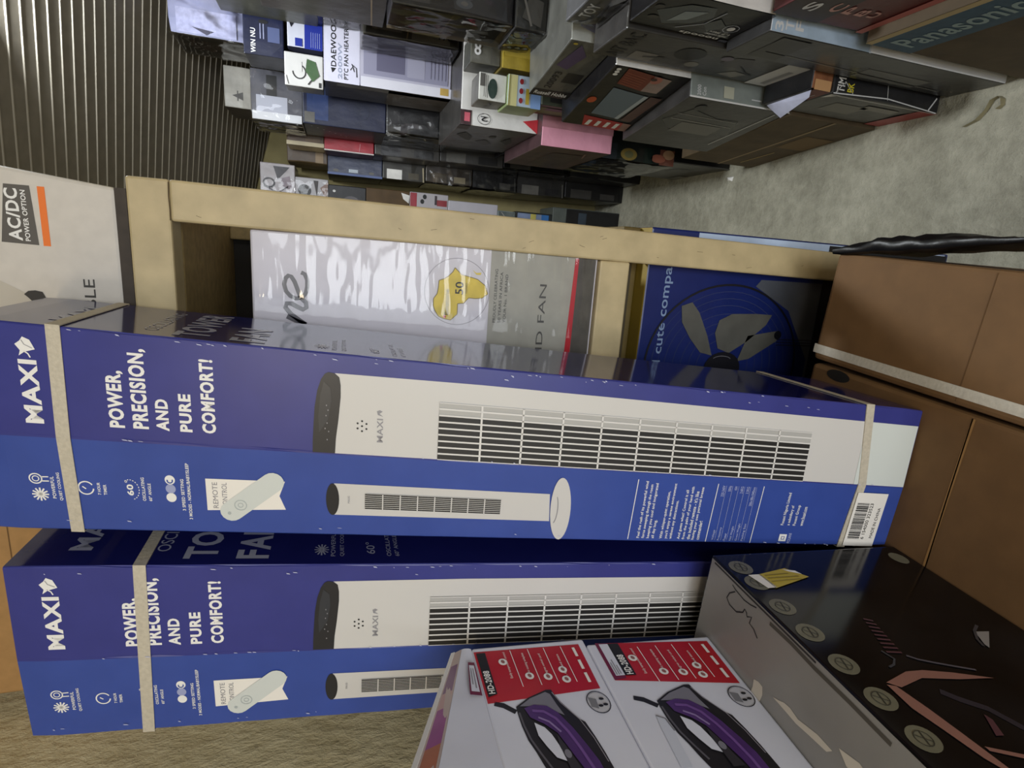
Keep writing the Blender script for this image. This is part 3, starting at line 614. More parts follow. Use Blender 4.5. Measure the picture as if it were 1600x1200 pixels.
F = Face((0, 0, .0028), -D, Vector((0, .012, h1))); F.v = F.v * .905; iron_print(F, o, True)
# the raised lid: crumpled white panel, printed inner flap and its thick edge, all springing from the far corner
far = Vector((-.004, .012, h1)); ridge_n = Vector((-.423, .30, 1.447)) - o1; edge_n = Vector((-.433, .30, 1.4750)) - o1; right_n = Vector((-.452, .30, h1 + o1.z + .003)) - o1
fr2 = far + Vector((-.001, .003, .010)); fe = far + Vector((-.004, .003, .0175))
def sheet(name, a0, a1, b0, b1, mt, n=8, wob=.0012, th=.0011):
    k = MB(); v = []; nn = (a1 - a0).cross(b0 - a0).normalized()
    for side in (0, 1):
        for i in range(n + 1):
            for j in range(5):
                q = a0.lerp(a1, i / n).lerp(b0.lerp(b1, i / n), j / 4); w = wob * NZ.noise(q * 45) * (1 if 0 < j < 4 else .3); v.append(q + nn * (w - side * th))
    m_ = (n + 1) * 5
    fs = [(i * 5 + j, i * 5 + j + 1, (i + 1) * 5 + j + 1, (i + 1) * 5 + j) for i in range(n) for j in range(4)]
    k.add(v, fs, mt); k.add(v, [tuple(m_ + x for x in reversed(f)) for f in fs], mt)
    rim = [(i * 5, (i + 1) * 5) for i in range(n)] + [((i + 1) * 5 + 4, i * 5 + 4) for i in range(n)]
    k.add(v, [(a, b, b + m_, a + m_) for a, b in rim], mt)
    return k.build(name, o, True)
sheet('lid_panel', far, right_n, fr2, ridge_n, iw, 10, .003)
sheet('lid_flap', fr2, ridge_n, fe, edge_n, M('#c9b7b0', .35), 10, .0006)
a0, a1, c0, c1 = fr2, ridge_n, fe, edge_n
u_ = (a1 - a0); n_ = u_.cross(c1 - a0).normalized()
if n_.dot(Vector((1, -1, .5))) < 0: n_ = -n_
def lid(t, w): return a0.lerp(a1, t).lerp(c0.lerp(c1, t), w) + n_ * .0012
p = MB()
for t0, t1_, mt in ((.10, .27, M('#8c6a86', .3)), (.27, .36, M('#c9a2a0', .3)), (.36, .55, M('#a04f92', .3, .1)), (.55, .72, M('#b9714f', .3, .1)), (.72, .98, M('#9a8468', .35, .1))):
    p.add([lid(t0, .12), lid(t1_, .12), lid(t1_, .88), lid(t0, .88)], [(0, 1, 2, 3)], mt)
p.build('lid_picture', o)
k = MB(); k.add([fe, edge_n, edge_n + Vector((-.0015, 0, .006)), fe + Vector((-.001, 0, .004)), fe + n_ * .002, edge_n + n_ * .002, edge_n + n_ * .002 + Vector((-.0015, 0, .006)), fe + n_ * .002 + Vector((-.001, 0, .004))], [(0, 1, 2, 3), (7, 6, 5, 4), (0, 4, 5, 1), (3, 2, 6, 7), (1, 5, 6, 2)], WHITE); k.build('lid_edge', o)
p = Print(); fl = Face((0, 0, 0), (1, 0, 0), (0, 1, 0))
def lp(t, w): return far.lerp(right_n, t).lerp(fr2.lerp(ridge_n, t), w) + (far - fr2).cross(right_n - far).normalized() * (-.0035)
p2 = MB()
def lq(t0, w0, t1_, w1, mt, e=0.0):
    q = [lp(t0, w0), lp(t1_, w0), lp(t1_, w1), lp(t0, w1)]; off = Vector((.35, -.2, .3)) * e
    p2.add([x_ + off for x_ in q], [(0, 1, 2, 3)], mt)
lq(.10, .05, .30, .45, mar); lq(.12, .10, .28, .38, iw, .0015); lq(.14, .15, .26, .20, M('#8c8b92'), .003); lq(.14, .26, .24, .31, M('#8c8b92'), .003)
p2.build('folded_label', o)

# ------------------------------------------------------------------ black bag along the brown carton's edge
k = MB(); v = []; n1, n2 = 40, 14; bagm = M('#0b0b0d', .42, 0, .5, 45)
prof = [(-.010, .0), (-.002, .006), (.006, .008), (.012, .004), (.015, -.006), (.016, -.03), (.017, -.07), (.017, -.12), (.016, -.18), (.008, -.18), (.006, -.12), (.0045, -.05), (.002, -.004), (-.004, -.0005)]
for i in range(n1 + 1):
    t = i / n1; y = .70 - .30 * t; x = .0335 + (.6915 - y) * .07 + .0005
    for j, (dx, dz) in enumerate(prof):
        w = NZ.noise(Vector((y * 28, j * .7, 1.7))) ; s = .2 + .95 * max(0, math.sin(math.pi * min(1, .12 + t * 1.0))) ** 2 * (.75 + 1.1 * w)
        v.append((x + dx * s + (.0015 if dx > .003 else 0), y, .7806 + (dz * s if dz > 0 else dz) + (.0012 * abs(w) if dz >= 0 else 0)))
k.add(v, [(i * n2 + j, i * n2 + (j + 1) % n2, (i + 1) * n2 + (j + 1) % n2, (i + 1) * n2 + j) for i in range(n1) for j in range(n2)], bagm)
k.add(v, [tuple(range(n2)), tuple(n1 * n2 + j for j in reversed(range(n2)))], bagm)
tag(k.build('plastic_bag', None, True), 'black plastic bag draped along the right edge of the strapped brown carton', 'bag')
# curl of tape and a paper scrap on the floor
k = MB(); v = []
pts = [(.395, 1.13), (.405, 1.10), (.425, 1.085), (.445, 1.075), (.452, 1.062), (.444, 1.052), (.43, 1.050), (.422, 1.058)]
for i, (x, y) in enumerate(pts): v += [(x - .012, y, .0015), (x - .012, y + .004, .010 + .004 * (i % 2))]
k.add(v, [(2 * i, 2 * i + 2, 2 * i + 3, 2 * i + 1) for i in range(len(pts) - 1)], M('#8d8566', .3))
tag(k.build('tape_curl'), 'curled length of brownish packing tape on the concrete floor', 'tape')
k = MB(); k.add([(.335, 2.02, .001), (.352, 2.015, .001), (.350, 2.04, .012), (.338, 2.045, .004), (.343, 2.03, .016)], [(0, 1, 4), (1, 2, 4), (2, 3, 4), (3, 0, 4)], WHITE)
tag(k.build('paper_scrap'), 'crumpled white paper scrap on the floor by the box pile', 'paper')
# ------------------------------------------------------------------ the pile of appliance cartons along the right wall
def c(h, r=.4, w=.22):
    v = [int(h[i:i + 2], 16) for i in (1, 3, 5)]
    if max(v) < 0x88: h = '#' + ''.join('%02x' % int(x * .74) for x in v)  # deepens dark colours further, painting in the dimness of the pile
    return M(h, r, w, .35, 16, 0., 0., .006)
BLACK, BLK2, CHAR, GRY, LGRY, WHT = c('#131216', .28), c('#1c1b20', .3), c('#2c2b2b', .3), c('#484643', .35), c('#77756f', .35), c('#e4e2de', .35)
BRN, NAVY, RED, PINK, CREAM, BLUE, MAUVE, DBRN = c('#6e5a3c', .7), c('#1b2452'), c('#8f1f24'), c('#e3a3b3'), c('#b6a98a'), c('#2b4a8c'), c('#a07680'), c('#4a3c2e', .6)
LBLUE, YEL, GRN, LAV = c('#a9bccf', .35), c('#b5a036', .5), c('#4c5a34'), c('#8e92b0', .35)
def pile(name, label, b, near, aisle, prints=(), other=None, rz=0., cat='box', crush=.002, group=None):  # several aisle colours are darkened, so side shade sits in the paint
    x0, x1, y0, y1, z0, z1 = b; other = other or aisle
    w, d, h = x1 - x0, y1 - y0, z1 - z0 - .0006
    me = carton_mesh(name, w, d, h, (near, aisle, other, other), min(.0035, h * .08), 0., crush)
    o = link(name, me); o.location = (x0, y0, z0 + .0003); o.rotation_euler = (0, 0, math.radians(rz)); tag(o, label, cat, group)
    if prints:
        PP = {'L': Print(), 'N': Print()}; FL = Face((0, d, 0), (0, -1, 0), (0, 0, 1), d, h, .0006); FN = Face((0, 0, 0), (1, 0, 0), (0, 0, 1), w, h, .0006)
        for q in prints:
            F = FL if q[0] == 'L' else FN; p = PP[q[0]]; W_, H_ = F.w, F.h; kind = q[1]; mt = q[-1] if not isinstance(q[-1], int) else q[-2]; l = q[-1] if isinstance(q[-1], int) else 1
            if kind == 'r': a0, b0, a1, b1 = q[2]; p.rect(F, a0 * W_, b0 * H_, a1 * W_, b1 * H_, mt, l)
            elif kind == 'e': a, b_, ra, rb = q[2]; p.ell(F, a * W_, b_ * H_, ra * W_, rb * H_, mt, l, 18)
            elif kind == 'o': a, b_, ra, rb, t = q[2]; p.ring(F, a * W_, b_ * H_, ra * W_, rb * H_, t, mt, l, 22)
            elif kind == 'p': p.poly(F, [(a * W_, b_ * H_) for a, b_ in q[2]], mt, l)
            elif kind == 's': p.stroke(F, [(a * W_, b_ * H_) for a, b_ in q[2]], q[3], mt, l)
            elif kind[0] == 't': a0, b0, a1, b1 = q[2]; p.text(F, q[3], a0 * W_, b0 * H_, a1 * W_, b1 * H_, mt, l, .02, int(kind[1:] or 0))
        for kk, nm in (('L', 'side_print'), ('N', 'front_print')):
            if PP[kk].f: PP[kk].build(nm, o)
    return o
P = pile
def film_wrap(o, b, seed=0, faces='NL'):
    """a crinkled clear film over the near and aisle faces of a carton"""
    x0, x1, y0, y1, z0, z1 = b; w, d, h = x1 - x0, y1 - y0, z1 - z0
    for f in faces:
        L_ = min(w, .20) if f == 'N' else d; na, nb = 18, 18; v = []
        for j in range(nb + 1):
            for i in range(na + 1):
                a, t = L_ * i / na, h * j / nb; q = Vector((a * 16 + seed, t * 16, seed * 3.1))
                k_ = .0035 + .005 * abs(NZ.noise(q)) + .0025 * NZ.noise(q * 3.3)
                v.append((a - .003, -k_, t) if f == 'N' else (-k_, a - .003, t))
        m_ = MB(); fs = [(j * (na + 1) + i, j * (na + 1) + i + 1, (j + 1) * (na + 1) + i + 1, (j + 1) * (na + 1) + i) for j in range(nb) for i in range(na)]
        m_.add(v, fs if f == 'N' else [tuple(reversed(x)) for x in fs], film); m_.build('film_wrap', o, True)
tw = M('#d9d9d9', .4); dgl = M('#9fa3ad', .25)
# --- nearest stack
P('brown_blue_carton', 'brown carton with a blue lettered band, nearest the camera on the floor', (.465, .82, .30, 1.022, 0, .474), BRN, BRN, [
    ('L', 'r', (0, .745, 1, .965), M('#2b4c63', .55, .15)), ('L', 't', (.035, .80, .345, .925), 'Panasonic', M('#8aa0a2', .5), 2), ('L', 'r', (0, .965, 1, 1), M('#b8a478', .6))], crush=.001)
P('red_carton', 'dark red carton on the brown and blue one, its letters facing the aisle', (.487, .82, .30, 1.036, .4742, .70), BLACK, c('#7a2424'), [
    ('L', 'r', (0, .52, .42, 1), M('#2b1416', .4)), ('L', 't', (.05, .74, .10, .86), 'S', tw, 2), ('L', 't', (.07, .55, .12, .65), 'C', M('#c48f84', .4), 2), ('L', 't', (.075, .43, .12, .51), 'P', M('#c48f84', .4), 2), ('L', 't', (.08, .31, .12, .39), 'B', M('#c48f84', .4), 2), ('L', 't', (.085, .20, .12, .27), 'U', M('#c48f84', .4), 2), ('L', 'r', (0, 0, 1, .08), M('#b56a63', .5))])
P('mauve_carton', 'mauve grey carton on top of the dark red one at the frame edge', (.515, .82, .45, 1.03, .70, .95), MAUVE, MAUVE, [('L', 'r', (0, .1, .3, .8), M('#8d6f78', .5))])
# --- second stack: slab, kettle carton
P('slab_carton', 'tall flat carton with a white edge standing on the floor', (.465, .82, 1.06, 1.20, 0, .68), c('#e4e6ea', .35, .03), c('#3f3e3d', .3), [
    ('N', 'r', (.004, .62, .98, .995), LBLUE), ('N', 't', (.012, .955, .06, .985), '3', tw, 2), ('N', 't', (.022, .918, .075, .948), 'T', tw, 2), ('N', 't', (.030, .882, .08, .912), 'F', tw, 2), ('N', 'r', (0, .615, .98, .622), M('#c8d0da', .4), 2),
    ('L', 'r', (.1, .82, .9, .93), M('#3a3937', .4)), ('L', 'r', (.12, .22, .5, .5), M('#605f5c', .4)), ('L', 's', [(.2, .1), (.35, .9)], .004, M('#6b6a66', .4))])
P('kettle_carton', 'black kettle carton standing on the tall flat carton', (.487, .82, 1.045, 1.205, .68, .92), WHT, BLACK, [
    ('L', 'r', (.86, .0, 1, 1), M('#0c0c0d', .3)), ('L', 'p', [(.18, .75), (.35, .52), (.6, .42), (.85, .5), (.8, .72), (.5, .92)], M('#3f4547', .25)), ('L', 'p', [(.28, .74), (.42, .6), (.72, .52), (.62, .7)], M('#7d8688', .2), 2), ('L', 's', [(.15, .6), (.4, .42), (.8, .38)], .003, dgl, 2), ('L', 'p', [(.2, .3), (.45, .22), (.62, .35), (.4, .42)], M('#2e3335', .25), 2),
    ('L', 't1', (.02, .12, .10, .52), 'nooods', tw, 2), ('L', 't1', (.14, .08, .19, .3), 'multi cooker', tw, 2), ('L', 't1', (.22, .08, .27, .3), '1.7 litre', tw, 2), ('L', 'o', (.42, .15, .12, .07, .002), dgl, 2), ('L', 'e', (.42, .15, .06, .035), tw, 2), ('L', 'e', (.3, .88, .06, .05), GRY, 2), ('L', 'e', (.6, .93, .06, .04), GRY, 2), ('L', 'r', (0, 0, .07, .09), NAVY, 2)])
# --- third stack: yellow label, torn carton, mixer
P('black_red_carton', 'low black carton with crinkled edges and a yellow label on the floor', (.43, .82, 1.215, 1.388, 0, .353), c('#3a3a3c', .25), c('#55524e', .35), [
    ('N', 't', (.015, .90, .10, .965), 'TIM', WHITE, 2), ('N', 't', (.025, .82, .08, .875), 'BK', M('#d8c93a', .4), 2), ('N', 's', [(.0, .02), (.03, .5), (.005, .99)], .0028, tw, 2), ('N', 's', [(.02, .5), (.15, .53)], .0015, tw, 2), ('N', 's', [(.01, .97), (.08, .9), (.02, .82)], .002, tw, 2), ('N', 's', [(.01, .1), (.09, .04)], .004, tw, 2),
    ('L', 'r', (0, 0, 1, .16), M('#9a3434', .4)), ('L', 'r', (.3, .5, .7, .8), M('#6f6c66', .4)), ('L', 'r', (.62, .25, .8, .55), M('#7b7771', .4)), ('L', 's', [(.99, .02), (.97, .98)], .003, tw, 2), ('L', 'p', [(.8, 1), (1, .92), (1, 1)], tw, 2)], crush=.004)
o = P('torn_carton', 'torn carton with an orange brown edge under the grey mixer carton', (.432, .82, 1.215, 1.385, .353, .415), c('#8f5a38', .6, .4), BLACK, [
    ('L', 'p', [(.55, 0), (1, .1), (1, .9), (.7, .7)], M('#6b2420', .5)), ('L', 's', [(.2, .2), (.5, .5), (.8, .3)], .003, tw, 2), ('N', 'r', (.0, .1, .06, .9), M('#c99a6a', .6))], crush=.006)
k = MB(); v = [(-.001, .004, .058), (-.001, .165, .050), (-.030, .150, .012), (-.012, .02, .046)]; v += [(x - .0012, y, z + .001) for x, y, z in v]
k.add(v, [(0, 1, 2, 3), (7, 6, 5, 4), (0, 4, 5, 1), (1, 5, 6, 2), (2, 6, 7, 3), (3, 7, 4, 0)], c('#b9bcd4', .4)); k.build('loose_flap', o)
P('mixer_carton', 'grey hand mixer carton beside the black kettle carton', (.478, .82, 1.215, 1.388, .415, .92), GRY, c('#494746', .3), [
    ('L', 'r', (0, .0, 1, .13), M('#cfcfd0', .35)), ('L', 'r', (.1, .03, .7, .06), M('#9a9a9c', .4), 2), ('L', 'e', (.62, .60, .22, .075), M('#141416', .4)), ('L', 'p', [(.55, .42), (.8, .38), (.85, .30), (.6, .25), (.45, .30)], M('#3a3538', .35)), ('L', 'e', (.72, .42, .08, .03), M('#6a6274', .4), 2), ('L', 's', [(.55, .3), (.35, .22), (.3, .17)], .004, INK, 2), ('L', 'p', [(.15, .34), (.35, .28), (.3, .2), (.1, .24)], M('#74736f', .4)),
    ('L', 't', (.08, .88, .92, .955), 'AIT BAC', M('#232222', .4), 2), ('L', 'r', (.1, .72, .4, .84), M('#6e6a66', .4)), ('L', 's', [(.25, .78), (.35, .68)], .008, M('#2d2c2c', .4), 2), ('L', 'e', (.3, .52, .1, .035), M('#77756f', .4))])
P('toy_pack', 'grey film wrapped pack lying on the mixer carton', (.53, .82, 1.22, 1.38, .92, 1.0), LGRY, c('#77777a', .2), [('L', 't', (.3, .5, .75, .85), 'TOY', tw, 2), ('L', 's', [(.2, .2), (.8, .35)], .004, INK, 2)], crush=.008, cat='pack')
# --- fourth stack
P('brown_carton', 'plain brown carton on the floor under the grey cooker carton', (.42, .78, 1.395, 1.92, 0, .31), BRN, BRN, [('L', 'r', (0, .47, 1, .50), M('#8d7650', .5)), ('L', 's', [(.1, .3), (.4, .26)], .004, M('#c2a66a', .6), 2), ('L', 'r', (.5, .05, .75, .4), M('#6d5737', .7))], rz=5)
P('cooker_carton', 'grey cooker carton with a pale printed edge on the plain brown carton', (.425, .80, 1.40, 1.77, .31, .63), c('#8d948f', .35), c('#444240', .3), [
    ('N', 't', (.02, .90, .09, .935), '2000', tw, 2), ('N', 't', (.022, .85, .08, .885), 'Con', tw, 2), ('N', 'r', (.03, .58, .11, .68), M('#c2c2ae', .4), 2), ('N', 'r', (.0, 0, .012, 1), WHITE, 2), ('N', 'r', (.02, .06, .09, .2), WHITE, 2), ('N', 'r', (.03, .08, .08, .18), GRY, 3), ('N', 's', [(.05, .3), (.05, .4)], .003, tw, 2),
    ('L', 'p', [(.82, .82), (.72, .50), (.73, .28), (.44, .14), (.42, .78), (.57, .95)], M('#343331', .25)), ('L', 's', [(.62, .9), (.6, .25)], .006, M('#7c7b77', .3), 2), ('L', 's', [(.72, .9), (.7, .25)], .004, M('#7c7b77', .3), 2), ('L', 'r', (.38, .32, .58, .75), M('#62605c', .3), 2), ('L', 'e', (.86, .78, .05, .05), CHAR, 2), ('L', 's', [(.2, .15), (.95, .1)], .003, tw, 2)], rz=8)
P('grill_carton', 'black and red grill carton with a steel plate picture above the grey cooker', (.467, .82, 1.40, 1.76, .63, .85), WHT, BLACK, [
    ('L', 'p', [(.99, .82), (.95, .44), (.72, .42), (.77, .79)], M('#6a2a1a', .4)), ('L', 'p', [(.95, .44), (.93, .2), (.72, .2), (.72, .42)], c('#8d7a74')), ('L', 'p', [(.71, .78), (.66, .31), (.23, .37), (.26, .74)], M('#5f6d7a', .22), 2), ('L', 'p', [(.66, .31), (.655, .25), (.225, .31), (.23, .37)], M('#a3adb4', .2), 3), ('L', 'p', [(.21, .80), (.16, .17), (.01, .13), (.02, .70)], M('#a3262a', .35), 2),
    ('L', 'p', [(.16, .17), (.155, .04), (.01, .02), (.01, .13)], c('#8a6a62'), 2), ('L', 'p', [(.66, .22), (.655, .05), (.2, .1), (.21, .26)], c('#7a5a56'), 2), ('L', 'e', (.965, .93, .016, .03), tw, 4), ('L', 'e', (.93, .925, .016, .03), tw, 4), ('L', 'e', (.895, .92, .016, .03), tw, 4), ('L', 'e', (.48, .90, .05, .06), c('#b04a22'), 2),
    ('L', 'e', (.90, .38, .05, .07), c('#a8685a'), 3), ('L', 'e', (.91, .42, .02, .04), c('#46201c'), 4)] + [('L', 's', [(.79 + .03 * i, .77 + .008 * i), (.75 + .03 * i, .50)], .0014, M('#9d5a44', .5), 3) for i in range(6)] + [('L', 'r', (.04 + .0 * i, .2 + .14 * i, .14, .26 + .14 * i), tw, 3) for i in range(4)], rz=11)
P('white_iron_carton', 'white carton with a purple iron picture, resting on the grill carton', (.507, .80, 1.41, 1.73, .85, .97), c('#b9bcb6', .35), c('#73746e', .3), [
    ('N', 'p', [(.05, .2), (.22, .12), (.4, .3), (.35, .7), (.12, .8)], LAV), ('N', 'p', [(.1, .35), (.24, .28), (.3, .5), (.16, .62)], M('#4c3f77', .35), 2), ('N', 'r', (.0, .02, .5, .12), WHITE, 2),
    ('L', 'p', [(.95, .7), (.6, .9), (.55, .6), (.8, .42)], M('#4a3c5e', .35)), ('L', 'r', (.0, 0, .14, 1), INK), ('L', 't3', (.04, .08, .11, .92), 'Russell Hobbs', tw, 2), ('L', 't', (.18, .62, .5, .80), '20093', INK, 2), ('L', 'r', (.32, .1, .5, .5), M('#1d1c1e', .4)), ('L', 'e', (.96, .85, .015, .05), YEL, 2)], rz=9)
P('black_pack', 'small black wrapped pack between the toaster carton and the white iron carton', (.575, .82, 1.60, 1.78, .97, 1.06), c('#33322f', .3), CHAR, [('N', 'p', [(.05, .2), (.3, .15), (.35, .6), (.12, .8)], M('#504e4a', .3)), ('N', 's', [(.05, .5), (.3, .75)], .006, M('#77746e', .3), 2)], crush=.008, cat='pack')
P('toaster_carton', 'black toaster carton with pictured dials, high in the pile', (.588, .82, 1.62, 1.80, 1.06, 1.38), BLACK, BLK2, [
    ('N', 'p', [(.02, .05), (.36, .08), (.36, .55), (.05, .5)], M('#35373a', .25)), ('N', 'e', (.12, .42, .05, .07), M('#4f5358', .25), 2), ('N', 'e', (.21, .40, .05, .07), M('#4f5358', .25), 2), ('N', 'o', (.31, .38, .055, .075, .003), LGRY, 2), ('N', 'e', (.12, .42, .025, .03), LGRY, 3), ('N', 'e', (.31, .38, .02, .03), LGRY, 3), ('N', 'p', [(.05, .1), (.2, .06), (.26, .16), (.1, .22)], INK, 2), ('N', 'r', (.05, .7, .3, .9), M('#2d2a28', .4)), ('L', 'r', (.1, .1, .9, .5), M('#2f2b27', .4)), ('L', 's', [(.05, .55), (.95, .5)], .004, M('#5b5146', .4), 2), ('L', 'r', (0, 0, .16, 1), M('#6b5f4c', .6), 2), ('L', 'r', (.16, 0, 1, .06), M('#6b5f4c', .6), 2)])
P('dark_brown_carton', 'dark brown carton above the toaster carton at the frame edge', (.632, .82, 1.65, 1.95, 1.38, 1.72), c('#2a2420'), c('#2f2822'), [('N', 'r', (.1, .2, .6, .5), c('#1b1715')), ('N', 'r', (.05, .62, .2, .8), c('#5a2226')), ('L', 's', [(.02, .1), (.98, .14)], .004, M('#6a5c4a', .5))])
# --- behind the fourth stack
P('green_carton', 'dark green printed carton under the small colourful boxes', (.455, .66, 1.815, 1.938, .31, .90), c('#4a5040'), c('#3f4433'), [('L', 'r', (.2, .7, .8, .98), M('#5c6840', .5)), ('L', 'r', (.55, .78, .8, .95), c('#333a3c'), 2), ('N', 'r', (.05, .5, .6, .95), CHAR)])
P('colourful_box', 'small box printed in pale blue and white with red fruit', (.440, .53, 1.82, 1.935, .90, 1.01), M('#b3c4d6', .35), c('#7d8b5c'), [
    ('N', 'r', (.0, .0, .98, .30), M('#7f9fd0', .35)), ('N', 'r', (.0, .72, .98, .98), M('#c9c48a', .4)), ('N', 'r', (.1, .35, .6, .46), YEL, 2), ('N', 'e', (.8, .60, .09, .06), RED, 2), ('N', 'e', (.5, .60, .09, .06), RED, 2), ('N', 'e', (.2, .60, .09, .06), RED, 2), ('N', 'r', (.0, .93, .98, .96), M('#7d7a40', .4), 2)], cat='box')
P('green_oval_box', 'small white box with a dark green oval logo', (.446, .525, 1.83, 1.935, 1.01, 1.10), c('#d2d3cd', .35, .04), c('#77756e'), [('N', 'e', (.45, .50, .36, .17), c('#24453a')), ('N', 'r', (.5, .78, .95, .95), LGRY, 2)] + [('N', 's', [(.1 + .02 * i, .68 + .06 * i), (.9, .68 + .06 * i)], .0016, GRY, 3) for i in range(3)] + [('L', 't', (.2, .4, .8, .6), 'SLIM', CHAR, 2)])
P('yellow_box', 'flat mustard yellow box lying above the colourful boxes', (.54, .66, 1.815, 1.935, .90, 1.035), c('#a8922f', .4, .25), c('#7d6c22'), [('N', 'r', (.3, .05, .85, .95), M('#c9b24a', .45)), ('N', 'r', (.72, .03, .9, .98), M('#e0cc50', .4), 2), ('N', 'e', (.8, .18, .04, .03), c('#5a2a1a'), 3)])
P('grey_eight_box', 'small greenish grey box marked with a white number eight', (.545, .62, 1.83, 1.935, 1.035, 1.13), c('#7d7c70', .3), c('#55544c'), [('N', 't3', (.30, .66, .80, .88), '8', tw, 2), ('N', 's', [(.1, .3), (.6, .3)], .002, LGRY, 2), ('N', 's', [(.1, .2), (.5, .2)], .002, LGRY, 2)])
# --- fifth stack
P('thin_black_carton', 'black carton with a white top edge on the floor below the round prints', (.38, .80, 2.05, 2.45, 0, .26), BLACK, BLACK, [('N', 'r', (.0, .0, .01, 1), LGRY, 2), ('L', 'e', (.6, .5, .15, .2), CHAR), ('L', 'r', (.05, .02, .3, .2), M('#6b6964', .4)), ('L', 's', [(.98, .02), (.98, .98)], .003, LGRY, 2)])
P('round_print_carton', 'dark carton with a row of colourful round food prints', (.365, .80, 2.05, 2.44, .26, .576), c('#2f3b3a', .3), c('#1c1b1a', .3), [
    ('N', 'e', (.055, .62, .05, .11), c('#b09a52')), ('N', 'e', (.055, .62, .03, .06), c('#8a8a60'), 2), ('N', 'r', (.0, .0, .13, .2), c('#8f5a4a')), ('N', 'e', (.05, .22, .035, .10), c('#c07a62'), 2), ('N', 'e', (.09, .08, .04, .08), c('#d7b08a'), 2), ('N', 'r', (.0, .3, .13, .42), c('#1d4038'), 2), ('N', 'r', (.0, .78, .13, .97), c('#3f4a50'), 2),
    ('L', 'e', (.62, .72, .22, .17), M('#55534e', .35)), ('L', 'e', (.45, .40, .22, .17), M('#62615a', .35), 2), ('L', 'e', (.75, .82, .14, .10), INK, 3), ('L', 'e', (.3, .25, .1, .08), M('#45433f', .35))])
P('pink_carton', 'pink carton with its shaded parts painted mauve over the round food prints', (.36, .80, 1.95, 2.42, .576, .845), c('#e39fb4', .35, .05), c('#5f4347', .4), [('N', 'r', (.2, .55, .28, .72), c('#3c2a2c')), ('N', 'r', (.205, .57, .275, .70), WHT, 2), ('N', 'r', (.14, .0, 1, 1), c('#b57d88')), ('L', 'r', (.1, .2, .8, .7), c('#513a3d')), ('L', 's', [(.7, .2), (.9, .3)], .006, c('#8a6a6c'), 2)], None)  # mauve area on the near face paints its shaded part
P('kitchen_set_carton', 'white carton numbered two on the pink carton', (.403, .80, 2.0, 2.45, .845, 1.12), c('#d8d6d3', .35, .03), c('#4c4a47', .3), [
    ('N', 'r', (.004, .86, .12, .998), c('#4a2026')), ('N', 'r', (.03, .88, .10, .95), c('#c8596a'), 2), ('N', 'o', (.065, .70, .045, .085, .0016), GRY, 2), ('N', 't1', (.045, .655, .085, .745), '2', INK, 3), ('N', 'p', [(.004, .0), (.12, .0), (.09, .2)], c('#c5303a'), 2),
    ('L', 'p', [(.75, .84), (.62, .92), (.45, .75), (.42, .68), (.6, .7)], INK, 2), ('L', 'p', [(.55, .5), (.42, .6), (.3, .42), (.38, .34)], c('#2e2a29'), 2), ('L', 'e', (.68, .45, .05, .05), INK, 2), ('L', 'p', [(.72, .22), (.55, .28), (.42, .14), (.55, .12)], INK, 2), ('L', 'r', (.85, .86, 1, 1), c('#3a1c20'), 2)])
P('grey_wrapped_carton', 'dusty grey film wrapped carton beside the fan heater carton', (.632, .82, 2.02, 2.19, 1.13, 1.44), c('#47443e', .3), c('#3d3a34', .3), [('N', 'r', (.03, .1, .5, .5), M('#65625b', .3)), ('N', 't3', (.10, .02, .22, .22), 'FAN', INK, 2), ('N', 'r', (.1, .6, .45, .9), M('#605c57', .3)), ('N', 's', [(.02, .55), (.5, .5)], .004, M('#6d6047', .5), 2)], crush=.004)
P('dark_slim_carton', 'slim dark carton between the grey wrapped one and the green one', (.69, .82, 2.02, 2.19, 1.44, 1.575), c('#2e2922'), c('#2e2922'), [('N', 'r', (.05, .1, .6, .3), c('#4a4236'))])
P('fan_heater_carton', 'tall white fan heater carton with a handwritten mark', (.522, .72, 2.2, 2.42, 1.12, 1.56), c('#a9a7b8', .35, .03), c('#383531', .35), [
    ('N', 'r', (.0, .73, .99, .99), c('#c6c5d6', .35, .02)), ('N', 't', (.24, .905, .88, .945), 'DAEWOO', INK, 2), ('N', 'p', [(.16, .925), (.22, .905), (.22, .945), (.14, .935)], INK, 2), ('N', 't', (.06, .862, .62, .893), '2000W', M('#8f95aa', .4), 2), ('N', 't', (.06, .815, .86, .848), 'PTC FAN HEATER', INK, 2), ('N', 's', [(.22, .80), (.3, .775), (.2, .77), (.32, .79), (.26, .755), (.12, .75)], .003, INK, 3),
    ('N', 'p', [(.2, .03), (.92, .03), (.92, .7), (.2, .7)], M('#86859a', .35), 2), ('N', 'r', (.28, .38, .72, .60), M('#5c5a70', .4), 3), ('N', 'r', (.25, .22, .80, .36), M('#9493a6', .35), 3), ('N', 'r', (.0, .0, .16, .72), c('#c9c8d2', .35, .02), 2)] + [('N', 's', [(.28, .05 + .03 * i), (.8, .05 + .03 * i)], .0022, M('#6d6c82', .4), 4) for i in range(5)] + [('N', 'r', (.04, .02, .16, .09), c('#b0924a'), 3), ('L', 'r', (.0, .0, 1, .5), c('#4f4230')), ('L', 'r', (.8, .0, .97, .9), LGRY)])
P('leaf_box', 'tilted white box with a curved logo and a green leaf', (.492, .595, 2.21, 2.32, 1.56, 1.685), c('#b9b8b6', .35, .04), c('#6d6b66'), [('N', 'o', (.45, .62, .22, .18, .004), INK, 2), ('N', 'r', (.45, .55, .75, .80), c('#b9b8b6', .35, .04), 3), ('N', 'p', [(.2, .28), (.5, .46), (.86, .42), (.8, .2), (.4, .1)], c('#3f6a34'), 3), ('N', 's', [(.1, .4), (.25, .3)], .004, INK, 3), ('N', 's', [(.05, .9), (.3, .95)], .002, GRY, 2), ('N', 'r', (.05, .06, .2, .12), INK, 2)], rz=-4)
